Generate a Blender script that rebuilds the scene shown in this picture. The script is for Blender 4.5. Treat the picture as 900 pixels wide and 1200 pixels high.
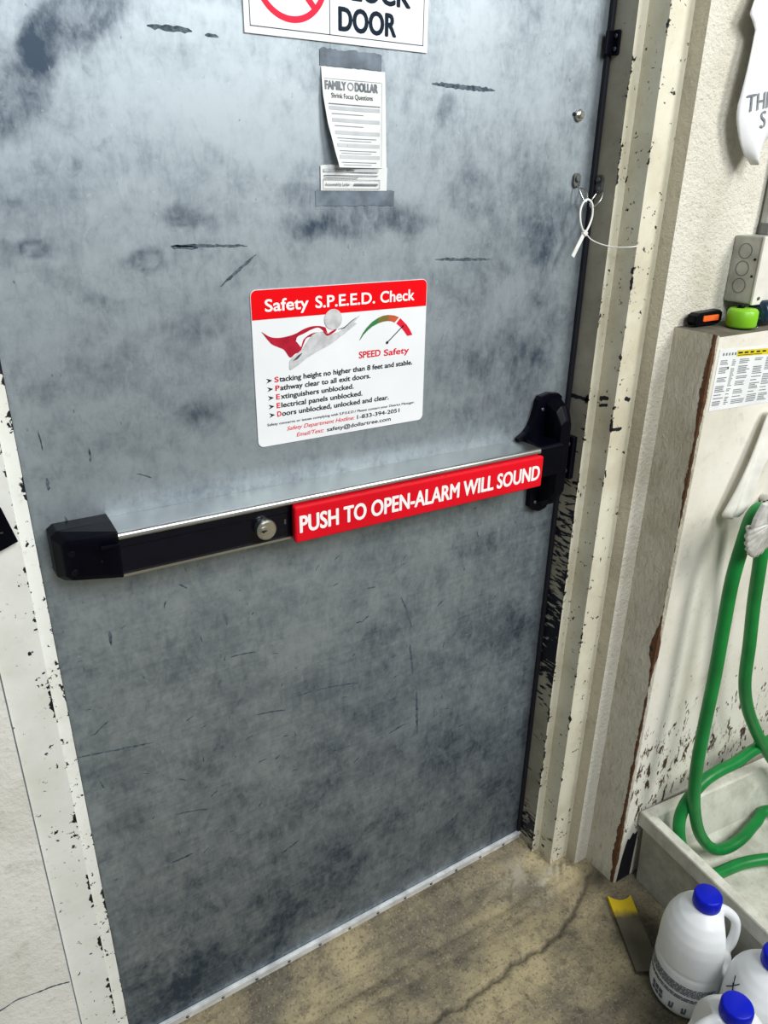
import bpy, bmesh, math, random
import numpy as np
from mathutils import Vector, Matrix
random.seed(7); rng = np.random.default_rng(7)
for o in list(bpy.data.objects): bpy.data.objects.remove(o)
SC = bpy.context.scene; COL = SC.collection
PI = math.pi

# ---------------------------------------------------------------- camera
RC = ((0.84759835, -0.20455447, 0.4896269), (-0.53047172, -0.34975664, 0.77218524), (0.01329631, -0.91423616, -0.40496351))
cam = bpy.data.cameras.new('camera'); cam_ob = bpy.data.objects.new('camera', cam); COL.objects.link(cam_ob)
cam.sensor_fit = 'HORIZONTAL'; cam.sensor_width = 36.0; cam.lens = 883.248 / 900 * 36.0; cam.clip_start = 0.02
M = Matrix.Identity(4)
for i in range(3):
    M[i][0] = RC[i][0]; M[i][1] = -RC[i][1]; M[i][2] = -RC[i][2]
M[0][3], M[1][3], M[2][3] = 0.0, -0.95, 1.43
cam_ob.matrix_world = M
SC.camera = cam_ob

# ---------------------------------------------------------------- light and exposure
SC.view_settings.view_transform = 'Standard'; SC.view_settings.look = 'None'
SC.view_settings.gamma = 1.0; SC.view_settings.use_curve_mapping = False
SC.view_settings.exposure = -0.15
W = bpy.data.worlds.new('world'); SC.world = W; W.use_nodes = True
W.node_tree.nodes['Background'].inputs[0].default_value = (0.80, 0.92, 1.0, 1)
W.node_tree.nodes['Background'].inputs[1].default_value = 0.20

def area(name, loc, target, sx, sy, power, color):
    l = bpy.data.lights.new(name, 'AREA'); l.shape = 'RECTANGLE'; l.size = sx; l.size_y = sy
    l.energy = power; l.color = color
    o = bpy.data.objects.new(name, l); COL.objects.link(o); o.location = loc
    o.rotation_euler = (Vector(target) - Vector(loc)).to_track_quat('-Z', 'Y').to_euler()
    return o
area('ceiling_tube_right', (2.2, -2.5, 2.95), (0.8, 0.0, 0.9), 0.8, 1.6, 84, (1.0, 0.985, 0.94))
area('ceiling_tube_middle', (0.45, -2.3, 2.9), (0.45, 0.0, 1.2), 1.0, 1.2, 58, (0.98, 0.99, 1.0))

# ---------------------------------------------------------------- material tools
def lin(c):
    return tuple(((v / 255) / 12.92 if v / 255 <= 0.04045 else ((v / 255 + 0.055) / 1.055) ** 2.4) for v in c)
class NT:
    def __init__(s, name):
        s.m = bpy.data.materials.new(name); s.m.use_nodes = True; s.t = s.m.node_tree; s.n = s.t.nodes
        s.b = s.n['Principled BSDF']
    def link(s, a, b): s.t.links.new(a, b)
    def put(s, sock, v):
        if hasattr(v, 'is_output') or isinstance(v, bpy.types.NodeSocket): s.link(v, sock)
        elif isinstance(v, tuple) and len(v) == 3 and sock.type == 'RGBA': sock.default_value = (*v, 1)
        else: sock.default_value = v
    def attr(s, name):
        a = s.n.new('ShaderNodeAttribute'); a.attribute_name = name; return a.outputs['Fac']
    def coord(s, scale=(1, 1, 1), rot=(0, 0, 0)):
        c = s.n.new('ShaderNodeTexCoord'); m = s.n.new('ShaderNodeMapping')
        m.inputs['Scale'].default_value = scale; m.inputs['Rotation'].default_value = rot
        s.link(c.outputs['Object'], m.inputs['Vector']); return m.outputs[0]
    def noise(s, scale, detail=4, rough=0.55, vec=None, dist=0.0):
        n = s.n.new('ShaderNodeTexNoise'); n.inputs['Scale'].default_value = scale; n.inputs['Detail'].default_value = detail
        n.inputs['Roughness'].default_value = rough; n.inputs['Distortion'].default_value = dist
        s.link(vec if vec is not None else s.coord(), n.inputs['Vector']); return n.outputs['Fac']
    def math(s, op, a, b=0.0, c=0.0, clamp=False):
        n = s.n.new('ShaderNodeMath'); n.operation = op; n.use_clamp = clamp
        s.put(n.inputs[0], a); s.put(n.inputs[1], b); s.put(n.inputs[2], c); return n.outputs[0]
    def step(s, v, lo, hi):
        n = s.n.new('ShaderNodeMapRange'); n.interpolation_type = 'SMOOTHSTEP'
        s.put(n.inputs[0], v); n.inputs[1].default_value = lo; n.inputs[2].default_value = hi; return n.outputs[0]
    def mix(s, f, a, b):
        n = s.n.new('ShaderNodeMix'); n.data_type = 'RGBA'
        s.put(n.inputs[0], f); s.put(n.inputs[6], a); s.put(n.inputs[7], b); return n.outputs[2]
    def bump(s, h, strength=0.3, dist=0.002):
        n = s.n.new('ShaderNodeBump'); n.inputs['Strength'].default_value = strength; n.inputs['Distance'].default_value = dist
        s.put(n.inputs['Height'], h); s.link(n.outputs[0], s.b.inputs['Normal'])
    def out(s, color, rough=0.5, metal=0.0, spec=None):
        s.put(s.b.inputs['Base Color'], color); s.put(s.b.inputs['Roughness'], rough); s.put(s.b.inputs['Metallic'], metal)
        if spec is not None: s.b.inputs['Specular IOR Level'].default_value = spec
        return s.m
def flat(name, rgb, rough=0.5, metal=0.0, var=0.06, scale=40, spec=None):
    t = NT(name); c = lin(rgb)
    n = t.noise(scale)
    d = tuple(max(0, v * (1 - var * 2.5)) for v in c); e = tuple(min(1, v * (1 + var)) for v in c)
    return t.out(t.mix(t.step(n, 0.3, 0.7), d, e), rough, metal, spec)

MT = {}
# steel door: scuffed grey paint over steel
t = NT('door_steel')
st = t.attr('stain_shade')
n1 = t.noise(9, 6, 0.62, dist=0.4); n2 = t.noise(38, 5, 0.65, dist=0.3); n3 = t.noise(6, 5, 0.6, t.coord((1.2, 1, 30)))
n4 = t.noise(11, 4, 0.6, t.coord((14, 1, 1.2)))
n5 = t.noise(150, 3, 0.6)
n6 = t.noise(62, 5, 0.7, t.coord((1.3, 1, 0.65)), 0.8); low = t.step(t.math('MULTIPLY', t.attr('height'), 1.0), 1.12, 0.75)
v = t.math('ADD', t.math('MULTIPLY', n1, 0.34), t.math('MULTIPLY', n2, 0.26)); v = t.math('ADD', v, t.math('MULTIPLY', n6, 0.26))
v = t.math('ADD', v, t.math('MULTIPLY', n3, t.math('ADD', 0.03, t.math('MULTIPLY', low, 0.10)))); v = t.math('ADD', v, t.math('MULTIPLY', n4, 0.05))
v = t.math('ADD', v, t.math('MULTIPLY', n5, 0.06)); v = t.math('ADD', v, t.math('MULTIPLY', st, 0.17))
f = t.step(v, 0.36, 0.86)
# crisp-edged handled patches
pch = t.step(t.math('ADD', t.noise(19, 5, 0.62, t.coord((1.2, 1, 0.8)), 0.5), t.math('MULTIPLY', st, 0.16)), 0.60, 0.66)
f = t.math('ADD', f, t.math('MULTIPLY', pch, 0.12), clamp=True)
col = t.mix(f, lin((172, 183, 190)), lin((62, 76, 92)))
spots = t.step(t.noise(85, 3, 0.55, t.coord((1.5, 1, 0.8))), 0.69, 0.74)
col = t.mix(t.math('MULTIPLY', spots, 0.5), col, lin((52, 62, 74)))
pale = t.step(t.noise(120, 3, 0.6, t.coord((1, 1, 0.7)), 0.5), 0.68, 0.74)
col = t.mix(t.math('MULTIPLY', pale, 0.30), col, lin((205, 212, 214)))
t.bump(n2, 0.05, 0.001)
MT['door'] = t.out(col, t.math('ADD', 0.50, t.math('MULTIPLY', f, 0.08)), 0.72)
MT['scuff'] = flat('scuff_mark', (92, 106, 116), 0.6, 0.2, 0.25, 160, spec=0.1)
MT['pale_scuff'] = flat('pale_scuff_mark', (150, 164, 172), 0.6, 0.2, 0.2, 160)
MT['gasket'] = flat('gasket_and_hole_black', (9, 12, 26), 0.7)

# painted frame with chips
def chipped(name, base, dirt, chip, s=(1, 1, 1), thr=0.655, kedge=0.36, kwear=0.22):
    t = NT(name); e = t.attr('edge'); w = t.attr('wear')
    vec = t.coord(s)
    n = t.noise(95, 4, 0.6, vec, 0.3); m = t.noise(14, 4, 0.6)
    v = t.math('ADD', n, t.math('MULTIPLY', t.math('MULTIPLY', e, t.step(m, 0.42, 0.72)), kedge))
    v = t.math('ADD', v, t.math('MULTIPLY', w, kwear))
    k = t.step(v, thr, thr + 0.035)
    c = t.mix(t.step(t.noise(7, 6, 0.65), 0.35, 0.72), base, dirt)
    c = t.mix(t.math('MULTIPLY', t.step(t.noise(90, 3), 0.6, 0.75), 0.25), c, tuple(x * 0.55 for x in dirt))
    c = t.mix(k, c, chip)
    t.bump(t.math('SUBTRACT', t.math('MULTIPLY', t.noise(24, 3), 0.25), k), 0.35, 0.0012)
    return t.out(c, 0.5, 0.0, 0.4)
MT['frame'] = chipped('cream_frame_paint', lin((222, 219, 200)), lin((196, 190, 166)), lin((14, 17, 28)))
MT['frame_soffit'] = chipped('stop_paint_gouged_shaded', lin((168, 164, 148)), lin((140, 135, 118)), lin((14, 17, 28)), (0.7, 0.35, 1.5), 0.70, 0.22, 0.30)  # frame paint darkened: shade of the sideways face put into its colour
MT['frame_left'] = chipped('white_frame_paint', lin((232, 234, 230)), lin((216, 217, 208)), lin((16, 19, 28)), kedge=0.34)

def wallmat(name, base, dirt, brown=None, bs=0.5, bd=0.004, sc=110):
    t = NT(name)
    n = t.noise(sc, 4, 0.65); m = t.noise(5, 5, 0.6); g = t.noise(26, 5, 0.7)
    c = t.mix(t.step(m, 0.40, 0.75), base, dirt)
    c = t.mix(t.math('MULTIPLY', t.step(g, 0.56, 0.74), 0.5), c, tuple(x * 0.72 for x in dirt))
    c = t.mix(t.math('MULTIPLY', t.step(n, 0.60, 0.72), 0.35), c, tuple(x * 0.55 for x in dirt))
    if brown:
        w = t.attr('wear')
        k = t.noise(48, 4, 0.62, t.coord((1.7, 1.2, 0.75), (0, 0.6, 0)), 0.6)
        k = t.step(t.math('ADD', k, t.math('MULTIPLY', w, 0.34)), 0.76, 0.82)
        c = t.mix(k, c, t.mix(t.noise(60, 3), lin(brown), lin((50, 34, 24))))
    t.bump(t.math('ADD', n, t.math('MULTIPLY', g, 0.8)), bs, bd)
    return t.out(c, 0.75, 0.0, 0.3)
MT['wall_left'] = wallmat('painted_block_left', lin((228, 228, 222)), lin((205, 203, 192)), None, 0.5, 0.004, 90)
MT['wall'] = wallmat('painted_block_right', lin((228, 225, 212)), lin((204, 199, 182)), None, 0.9, 0.005, 170)
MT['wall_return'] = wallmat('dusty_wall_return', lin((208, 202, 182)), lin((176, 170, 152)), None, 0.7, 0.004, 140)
MT['plinth_front'] = wallmat('plinth_front_paint', lin((232, 229, 218)), lin((214, 209, 194)), (92, 66, 48), 0.25, 0.003, 60)
t = NT('plinth_side_plaster')
vv = t.coord((1, 2.5, 0.9), (0.5, 0, 0))
n = t.noise(42, 5, 0.65, vv, 1.2); m = t.noise(7, 4)
c = t.mix(t.step(m, 0.35, 0.7), lin((216, 212, 196)), lin((194, 188, 168)))
c = t.mix(t.math('MULTIPLY', t.step(n, 0.52, 0.7), 0.5), c, lin((148, 142, 122)))
e = t.attr('edge'); w = t.attr('wear'); ke = t.noise(9, 6, 0.72, t.coord((1, 1, 0.8)))
k = t.step(t.math('ADD', t.math('ADD', t.math('MULTIPLY', ke, 1.1), t.math('MULTIPLY', e, 0.62)), t.math('MULTIPLY', w, 0.36)), 1.04, 1.08)
c = t.mix(k, c, t.mix(t.noise(70, 3), lin((128, 88, 58)), lin((66, 42, 30))))
pk = t.step(t.math('ADD', t.noise(75, 3, 0.6, t.coord((1, 1, 0.5))), t.math('MULTIPLY', w, 0.2)), 0.76, 0.80)
c = t.mix(pk, c, lin((40, 40, 44)))
t.bump(t.math('SUBTRACT', n, t.math('MULTIPLY', k, 1.2)), 0.9, 0.006)
MT['plinth_side'] = t.out(c, 0.75, 0, 0.3)
MT['ledge_top'] = wallmat('dirty_ledge', lin((120, 116, 102)), lin((70, 68, 62)), None, 0.5, 0.003, 70)
MT['edge_brown'] = flat('rust_brown_edge', (120, 82, 54), 0.85, 0, 0.3, 60)

t = NT('concrete')
n1 = t.noise(4.5, 8, 0.68, dist=0.3); n2 = t.noise(28, 6, 0.7); n3 = t.noise(160, 4, 0.7); n4 = t.noise(9, 5, 0.65, t.coord((0.5, 2.4, 1)))
c = t.mix(t.step(n1, 0.36, 0.66), lin((182, 168, 132)), lin((112, 106, 92)))
c = t.mix(t.math('MULTIPLY', t.step(n4, 0.45, 0.72), 0.6), c, lin((96, 90, 78)))
c = t.mix(t.math('MULTIPLY', t.step(n2, 0.5, 0.72), 0.6), c, lin((68, 63, 55)))
c = t.mix(t.math('MULTIPLY', t.step(n3, 0.52, 0.64), 0.5), c, lin((62, 57, 50)))
c = t.mix(t.math('MULTIPLY', t.step(t.noise(210, 4, 0.7), 0.56, 0.66), 0.35), c, lin((206, 194, 160)))
c = t.mix(t.math('MULTIPLY', t.step(t.noise(60, 4, 0.7), 0.62, 0.72), 0.4), c, lin((186, 176, 148)))
c = t.mix(t.math('MULTIPLY', t.attr('chalk'), t.step(n2, 0.42, 0.6)), c, lin((214, 208, 190)))
c = t.mix(t.attr('grime_shade'), c, lin((30, 32, 34)))
t.bump(t.math('ADD', n2, t.math('MULTIPLY', n3, 0.5)), 0.55, 0.004)
MT['floor'] = t.out(c, 0.8, 0, 0.3)

MT['black'] = flat('black_plastic', (3, 4, 14), 0.36, 0, 0.1, 60, 0.12)
MT['black_gloss'] = flat('black_anodised_channel', (4, 7, 22), 0.2, 0, 0.1, 30, 0.3)
MT['black_metal'] = flat('black_metal', (8, 10, 22), 0.4, 0.2, spec=.2)
MT['screw'] = flat('screw_steel', (120, 124, 130), 0.35, 0.9)
MT['alu'] = flat('brushed_aluminium', (190, 192, 190), 0.30, 0.95, 0.05, 12)
MT['alu_sweep'] = flat('dull_aluminium', (236, 238, 238), 0.4, 0.25, 0.10, 30)
MT['chrome'] = flat('satin_chrome', (205, 206, 200), 0.25, 0.95)
MT['dark_hole'] = flat('dark_slot', (10, 10, 14), 0.8)
MT['red'] = flat('red_vinyl', (226, 12, 34), 0.42, 0, 0.05, 8, spec=.2)
MT['white_ink'] = flat('white_lettering', (250, 246, 246), 0.5, 0, 0.02, spec=0.1)
MT['sign_white'] = flat('white_sign_plastic', (238, 241, 244), 0.32, 0, 0.02, 8, spec=0.1)
MT['sign_red'] = flat('red_print', (238, 14, 24), 0.35, 0, 0.02, 8, spec=0.1)
MT['ink'] = flat('black_print', (24, 32, 44), 0.5, 0, 0.05, spec=0.1)
MT['ink_navy'] = flat('navy_black_print', (10, 32, 50), 0.5, 0, 0.05, spec=0.1)
MT['ink_red'] = flat('red_ink', (226, 34, 56), 0.5, 0, 0.04, spec=0.1)
MT['ring_red'] = flat('prohibition_red', (240, 44, 74), 0.5, 0, 0.03, spec=0.1)
MT['ink_grey'] = flat('grey_print', (128, 134, 140), 0.6, 0, 0.1, spec=0.1)
MT['ink_pale'] = flat('pale_grey_band', (196, 200, 204), 0.6, 0, 0.04, spec=0.1)
MT['cape'] = flat('cape_red', (186, 34, 56), 0.5, 0, 0.12, 30, spec=0.1)
MT['fig'] = flat('figure_grey', (204, 206, 208), 0.5, 0, 0.08, 90, spec=0.1)
MT['fig_dark'] = flat('figure_outline', (86, 88, 96), 0.5, spec=0.1)
MT['green_print'] = flat('gauge_green', (48, 128, 70), 0.5)
MT['olive_print'] = flat('gauge_olive', (122, 112, 44), 0.5)
MT['orange_print'] = flat('gauge_orange', (196, 88, 48), 0.5)
MT['paper'] = flat('paper_white', (232, 235, 235), 0.8, 0, 0.03, 20, spec=0.1)
MT['tape'] = flat('tape_residue', (122, 134, 146), 0.45, 0, 0.18, 26, spec=0.1)
MT['white_plastic'] = flat('zip_tie_plastic', (238, 238, 232), 0.35)
MT['steel'] = flat('aged_steel', (112, 114, 112), 0.45, 0.7, 0.2, 80)
MT['galv'] = flat('galvanised_box', (176, 176, 168), 0.5, 0.35, 0.10, 26)
MT['galv_dark'] = flat('knockout_groove', (116, 116, 112), 0.6, 0.3)
MT['cover'] = flat('cover_plate_paint', (226, 224, 214), 0.5, 0, 0.05, 20)
MT['bag'] = flat('white_bag_film', (236, 238, 240), 0.45, 0, 0.03, 14)
MT['cloth'] = flat('white_fabric', (232, 230, 222), 0.7, 0, 0.04, 30)
MT['hose'] = flat('green_hose_rubber', (0, 128, 54), 0.38, 0, 0.08, 20)
MT['hose_print'] = flat('hose_print', (10, 62, 36), 0.5)
MT['cast'] = flat('cast_white_metal', (214, 214, 208), 0.4, 0.15, 0.1, 60)
MT['lime'] = flat('lime_green_plastic', (138, 208, 38), 0.35, 0, 0.05, 20)
MT['orange'] = flat('orange_plastic', (240, 108, 44), 0.4)
MT['teal_dark'] = flat('smoky_plastic', (28, 52, 74), 0.25, 0, 0.2, 40)
MT['yellow_print'] = flat('yellow_header', (222, 204, 44), 0.5, spec=0.1)
MT['jug'] = flat('white_hdpe', (236, 239, 241), 0.34, 0, 0.02, 10)
MT['cap'] = flat('blue_cap_plastic', (8, 28, 190), 0.35, 0, 0.05, 20, spec=.2)
MT['jug_ink'] = flat('jug_grey_print', (112, 118, 128), 0.6, 0, 0.35, 700)
MT['red_bit'] = flat('red_scrap', (150, 22, 36), 0.5)
t = NT('sink_terrazzo')
n = t.noise(14, 6, 0.65); m = t.noise(70, 4, 0.6)
c = t.mix(t.step(n, 0.38, 0.7), lin((222, 222, 210)), lin((186, 186, 172)))
c = t.mix(t.math('MULTIPLY', t.step(m, 0.56, 0.72), 0.3), c, lin((140, 140, 128)))
c = t.mix(t.attr('grime_shade'), c, t.mix(t.step(t.noise(30, 5, 0.7), 0.35, 0.7), lin((150, 150, 138)), lin((96, 96, 90))))
t.bump(m, 0.15, 0.002)
MT['sink'] = t.out(c, 0.5, 0, 0.4)
t = NT('yellow_board')
x = t.attr('grime_shade'); n = t.noise(40, 5, 0.7)
k = t.step(t.math('ADD', x, t.math('MULTIPLY', n, 0.5)), 0.45, 0.9)
MT['board'] = t.out(t.mix(k, lin((216, 186, 24)), lin((84, 79, 64))), 0.8)

# ---------------------------------------------------------------- mesh tools
class MB:
    def __init__(s): s.v = []; s.f = []; s.mi = []; s.sm = []; s.at = {}
    def add(s, vs, fs, mi=0, smooth=False):
        b = len(s.v); s.v += [tuple(map(float, p)) for p in vs]; s.f += [tuple(i + b for i in f) for f in fs]
        s.mi += [mi] * len(fs); s.sm += [smooth] * len(fs); return b
    def bm(s, bm, mi=0, smooth=False, mtx=None):
        bm.verts.index_update()
        vs = [(mtx @ v.co if mtx else v.co)[:] for v in bm.verts]
        s.add(vs, [tuple(v.index for v in f.verts) for f in bm.faces], mi, smooth); bm.free()
    def box(s, lo, hi, bev=0.0, mi=0, seg=2, mtx=None):
        bm = bmesh.new(); bmesh.ops.create_cube(bm, size=1)
        for v in bm.verts: v.co = Vector([(lo[i] + hi[i]) / 2 + v.co[i] * (hi[i] - lo[i]) for i in range(3)])
        if bev: bmesh.ops.bevel(bm, geom=bm.edges[:], offset=bev, segments=seg, profile=0.6, affect='EDGES')
        s.bm(bm, mi, False, mtx)
    def prism(s, poly, y0, y1, bev=0.0, mi=0, plane='xz', seg=2, mtx=None, bevback=True):
        # polygon in a plane, extruded along the remaining axis
        bm = bmesh.new()
        P = {'xz': lambda a, b, c: (a, c, b), 'xy': lambda a, b, c: (a, b, c), 'yz': lambda a, b, c: (c, a, b)}[plane]
        A = [bm.verts.new(P(a, b, y0)) for a, b in poly]; B = [bm.verts.new(P(a, b, y1)) for a, b in poly]
        n = len(poly)
        f1 = bm.faces.new(A); f2 = bm.faces.new(B[::-1])
        for i in range(n): bm.faces.new((A[i], B[i], B[(i + 1) % n], A[(i + 1) % n]))
        bmesh.ops.recalc_face_normals(bm, faces=bm.faces)
        if bev:
            bmesh.ops.bevel(bm, geom=list({e for e in f1.edges} | ({e for e in f2.edges} if bevback else set())), offset=bev, segments=seg, profile=0.6, affect='EDGES')
        s.bm(bm, mi, False, mtx)
    def cyl(s, p0, p1, r, n=20, mi=0, bev=0.0, r1=None):
        p0, p1 = Vector(p0), Vector(p1); d = p1 - p0; L = d.length
        prof = [(0, 0), (r - bev, 0), (r, bev), ((r1 or r), L - bev), ((r1 or r) - bev, L), (0, L)] if bev else [(0, 0), (r, 0), (r1 or r, L), (0, L)]
        s.lathe(prof, n, mi, d.to_track_quat('Z', 'Y').to_matrix().to_4x4(), p0, smooth=False)
    def lathe(s, prof, n=32, mi=0, rot=None, org=(0, 0, 0), smooth=True):
        vs, fs, rings = [], [], []
        for r, z in prof:
            if r < 1e-6: rings.append([len(vs)]); vs.append((0, 0, z))
            else:
                rings.append(list(range(len(vs), len(vs) + n)))
                vs += [(r * math.cos(2 * PI * k / n), r * math.sin(2 * PI * k / n), z) for k in range(n)]
        for a, b in zip(rings, rings[1:]):
            for k in range(n):
                k2 = (k + 1) % n
                if len(a) == 1 and len(b) == 1: continue
                if len(a) == 1: fs.append((a[0], b[k2], b[k]))
                elif len(b) == 1: fs.append((a[k], a[k2], b[0]))
                else: fs.append((a[k], a[k2], b[k2], b[k]))
        o = Vector(org)
        vs = [tuple((rot @ Vector(p) if rot else Vector(p)) + o) for p in vs]
        s.add(vs, fs, mi, smooth)
    def tube(s, pts, r, n=12, mi=0, res=8, rfun=None, closed=False):
        P = spline(pts, res) if res > 1 else [Vector(p) for p in pts]
        vs, fs = [], []; up = Vector((0.13, 0.31, 0.94)); prev = None
        for i, p in enumerate(P):
            tg = (P[min(i + 1, len(P) - 1)] - P[max(i - 1, 0)]).normalized()
            if prev is None: a = tg.cross(up).normalized()
            else: a = (prev - tg * prev.dot(tg)).normalized()
            prev = a; b = tg.cross(a)
            rr = rfun(i / (len(P) - 1)) if rfun else r
            vs += [tuple(p + (a * math.cos(2 * PI * k / n) + b * math.sin(2 * PI * k / n)) * rr) for k in range(n)]
        for i in range(len(P) - 1):
            for k in range(n):
                k2 = (k + 1) % n; fs.append((i * n + k, i * n + k2, (i + 1) * n + k2, (i + 1) * n + k))
        fs.append(tuple(range(n))[::-1]); fs.append(tuple(range((len(P) - 1) * n, len(P) * n)))
        s.add(vs, fs, mi, True)
    def grid(s, fn, nu, nv, mi=0, smooth=True):
        vs = [fn(i / nu, j / nv) for j in range(nv + 1) for i in range(nu + 1)]
        fs = [(j * (nu + 1) + i, j * (nu + 1) + i + 1, (j + 1) * (nu + 1) + i + 1, (j + 1) * (nu + 1) + i) for j in range(nv) for i in range(nu)]
        s.add(vs, fs, mi, smooth)
    def poly(s, pts, y, mi=0):      # flat print in the plane of the door
        bm = bmesh.new(); vs = [bm.verts.new((a, y, b)) for a, b in pts]
        f = bm.faces.new(vs); f.normal_update()
        if f.normal.y > 0: f.normal_flip()
        bmesh.ops.triangulate(bm, faces=bm.faces[:]); s.bm(bm, mi)
    def build(s, name, mats, parent=None, inv=True):
        me = bpy.data.meshes.new(name); me.from_pydata(s.v, [], s.f)
        for m in (mats if isinstance(mats, (list, tuple)) else [mats]): me.materials.append(m)
        me.polygons.foreach_set('material_index', s.mi); me.polygons.foreach_set('use_smooth', s.sm)
        for k, a in s.at.items():
            at = me.attributes.new(k, 'FLOAT', 'POINT'); at.data.foreach_set('value', np.asarray(a, dtype=np.float32))
        me.update()
        o = bpy.data.objects.new(name, me); COL.objects.link(o)
        if parent is not None:
            o.parent = parent
            if inv: o.matrix_parent_inverse = Matrix.Translation(-parent.location)
        return o
def spline(pts, res):
    P = [Vector(p) for p in pts]; out = []
    Q = [P[0] * 2 - P[1]] + P + [P[-1] * 2 - P[-2]]
    for i in range(1, len(Q) - 2):
        a, b, c, d = Q[i - 1:i + 3]
        for k in range(res):
            u = k / res
            out.append(0.5 * ((2 * b) + (c - a) * u + (2 * a - 5 * b + 4 * c - d) * u * u + (3 * b - a - 3 * c + d) * u ** 3))
    out.append(P[-1]); return out
def tag(o, label, cat, group=None, kind=None):
    o['label'] = label; o['category'] = cat
    if group: o['group'] = group
    if kind: o['kind'] = kind
    return o
def empty(name, loc):
    o = bpy.data.objects.new(name, None); o.location = loc; o.empty_display_size = 0.05; COL.objects.link(o); return o

# lettering: flat meshes from the built-in font
_tc = {}
def text_geo(body, bold, shear):
    key = (body, bold, shear)
    if key in _tc: return _tc[key]
    cu = bpy.data.curves.new('t', 'FONT'); cu.body = body; cu.offset = bold; cu.shear = shear; cu.resolution_u = 4; cu.fill_mode = 'FRONT'
    ob = bpy.data.objects.new('t', cu); COL.objects.link(ob)
    bpy.context.view_layer.update()
    me = bpy.data.meshes.new_from_object(ob.evaluated_get(bpy.context.evaluated_depsgraph_get()))
    r = ([v.co[:] for v in me.vertices], [tuple(p.vertices) for p in me.polygons])
    bpy.data.objects.remove(ob); bpy.data.curves.remove(cu); bpy.data.meshes.remove(me)
    _tc[key] = r; return r
def txt(mb, body, x0, x1, z0, h, y, mi=0, bold=0.0, shear=0.0, z1=None, fn=None):
    """x0..x1 is the width of the inked text, z0 the baseline (z1 = baseline at the right end), h the capital height"""
    v, f = text_geo(body, 0.0, shear); hv = text_geo('H', 0.0, 0.0)[0]
    H = max(p[1] for p in hv) - min(p[1] for p in hv); B = min(p[1] for p in hv)
    a = min(p[0] for p in v); b = max(p[0] for p in v)
    k = bold * h
    for q, (ox, oz) in enumerate([(0, 0)] if k == 0 else [(k * math.cos(t_ * PI / 4), k * math.sin(t_ * PI / 4) * .8) for t_ in range(8)]):
      out = []
      for p in v:
        u = (p[0] - a) / (b - a)
        X = x0 + k + (x1 - x0 - 2 * k) * u + ox; Z = z0 + k + ((z1 if z1 is not None else z0) - z0) * u + (p[1] - B) / H * (h - 2 * k) + oz
        out.append(fn(X, Z) if fn else (X, y - q * 2e-6, Z))
      mb.add(out, f, mi)
def rect(mb, x0, x1, z0, z1, y, mi=0): mb.add([(x0, y, z0), (x1, y, z0), (x1, y, z1), (x0, y, z1)], [(0, 1, 2, 3)], mi)

def sstep(a, b, x):
    u = np.clip((x - a) / (b - a), 0, 1); return u * u * (3 - 2 * u)

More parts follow.
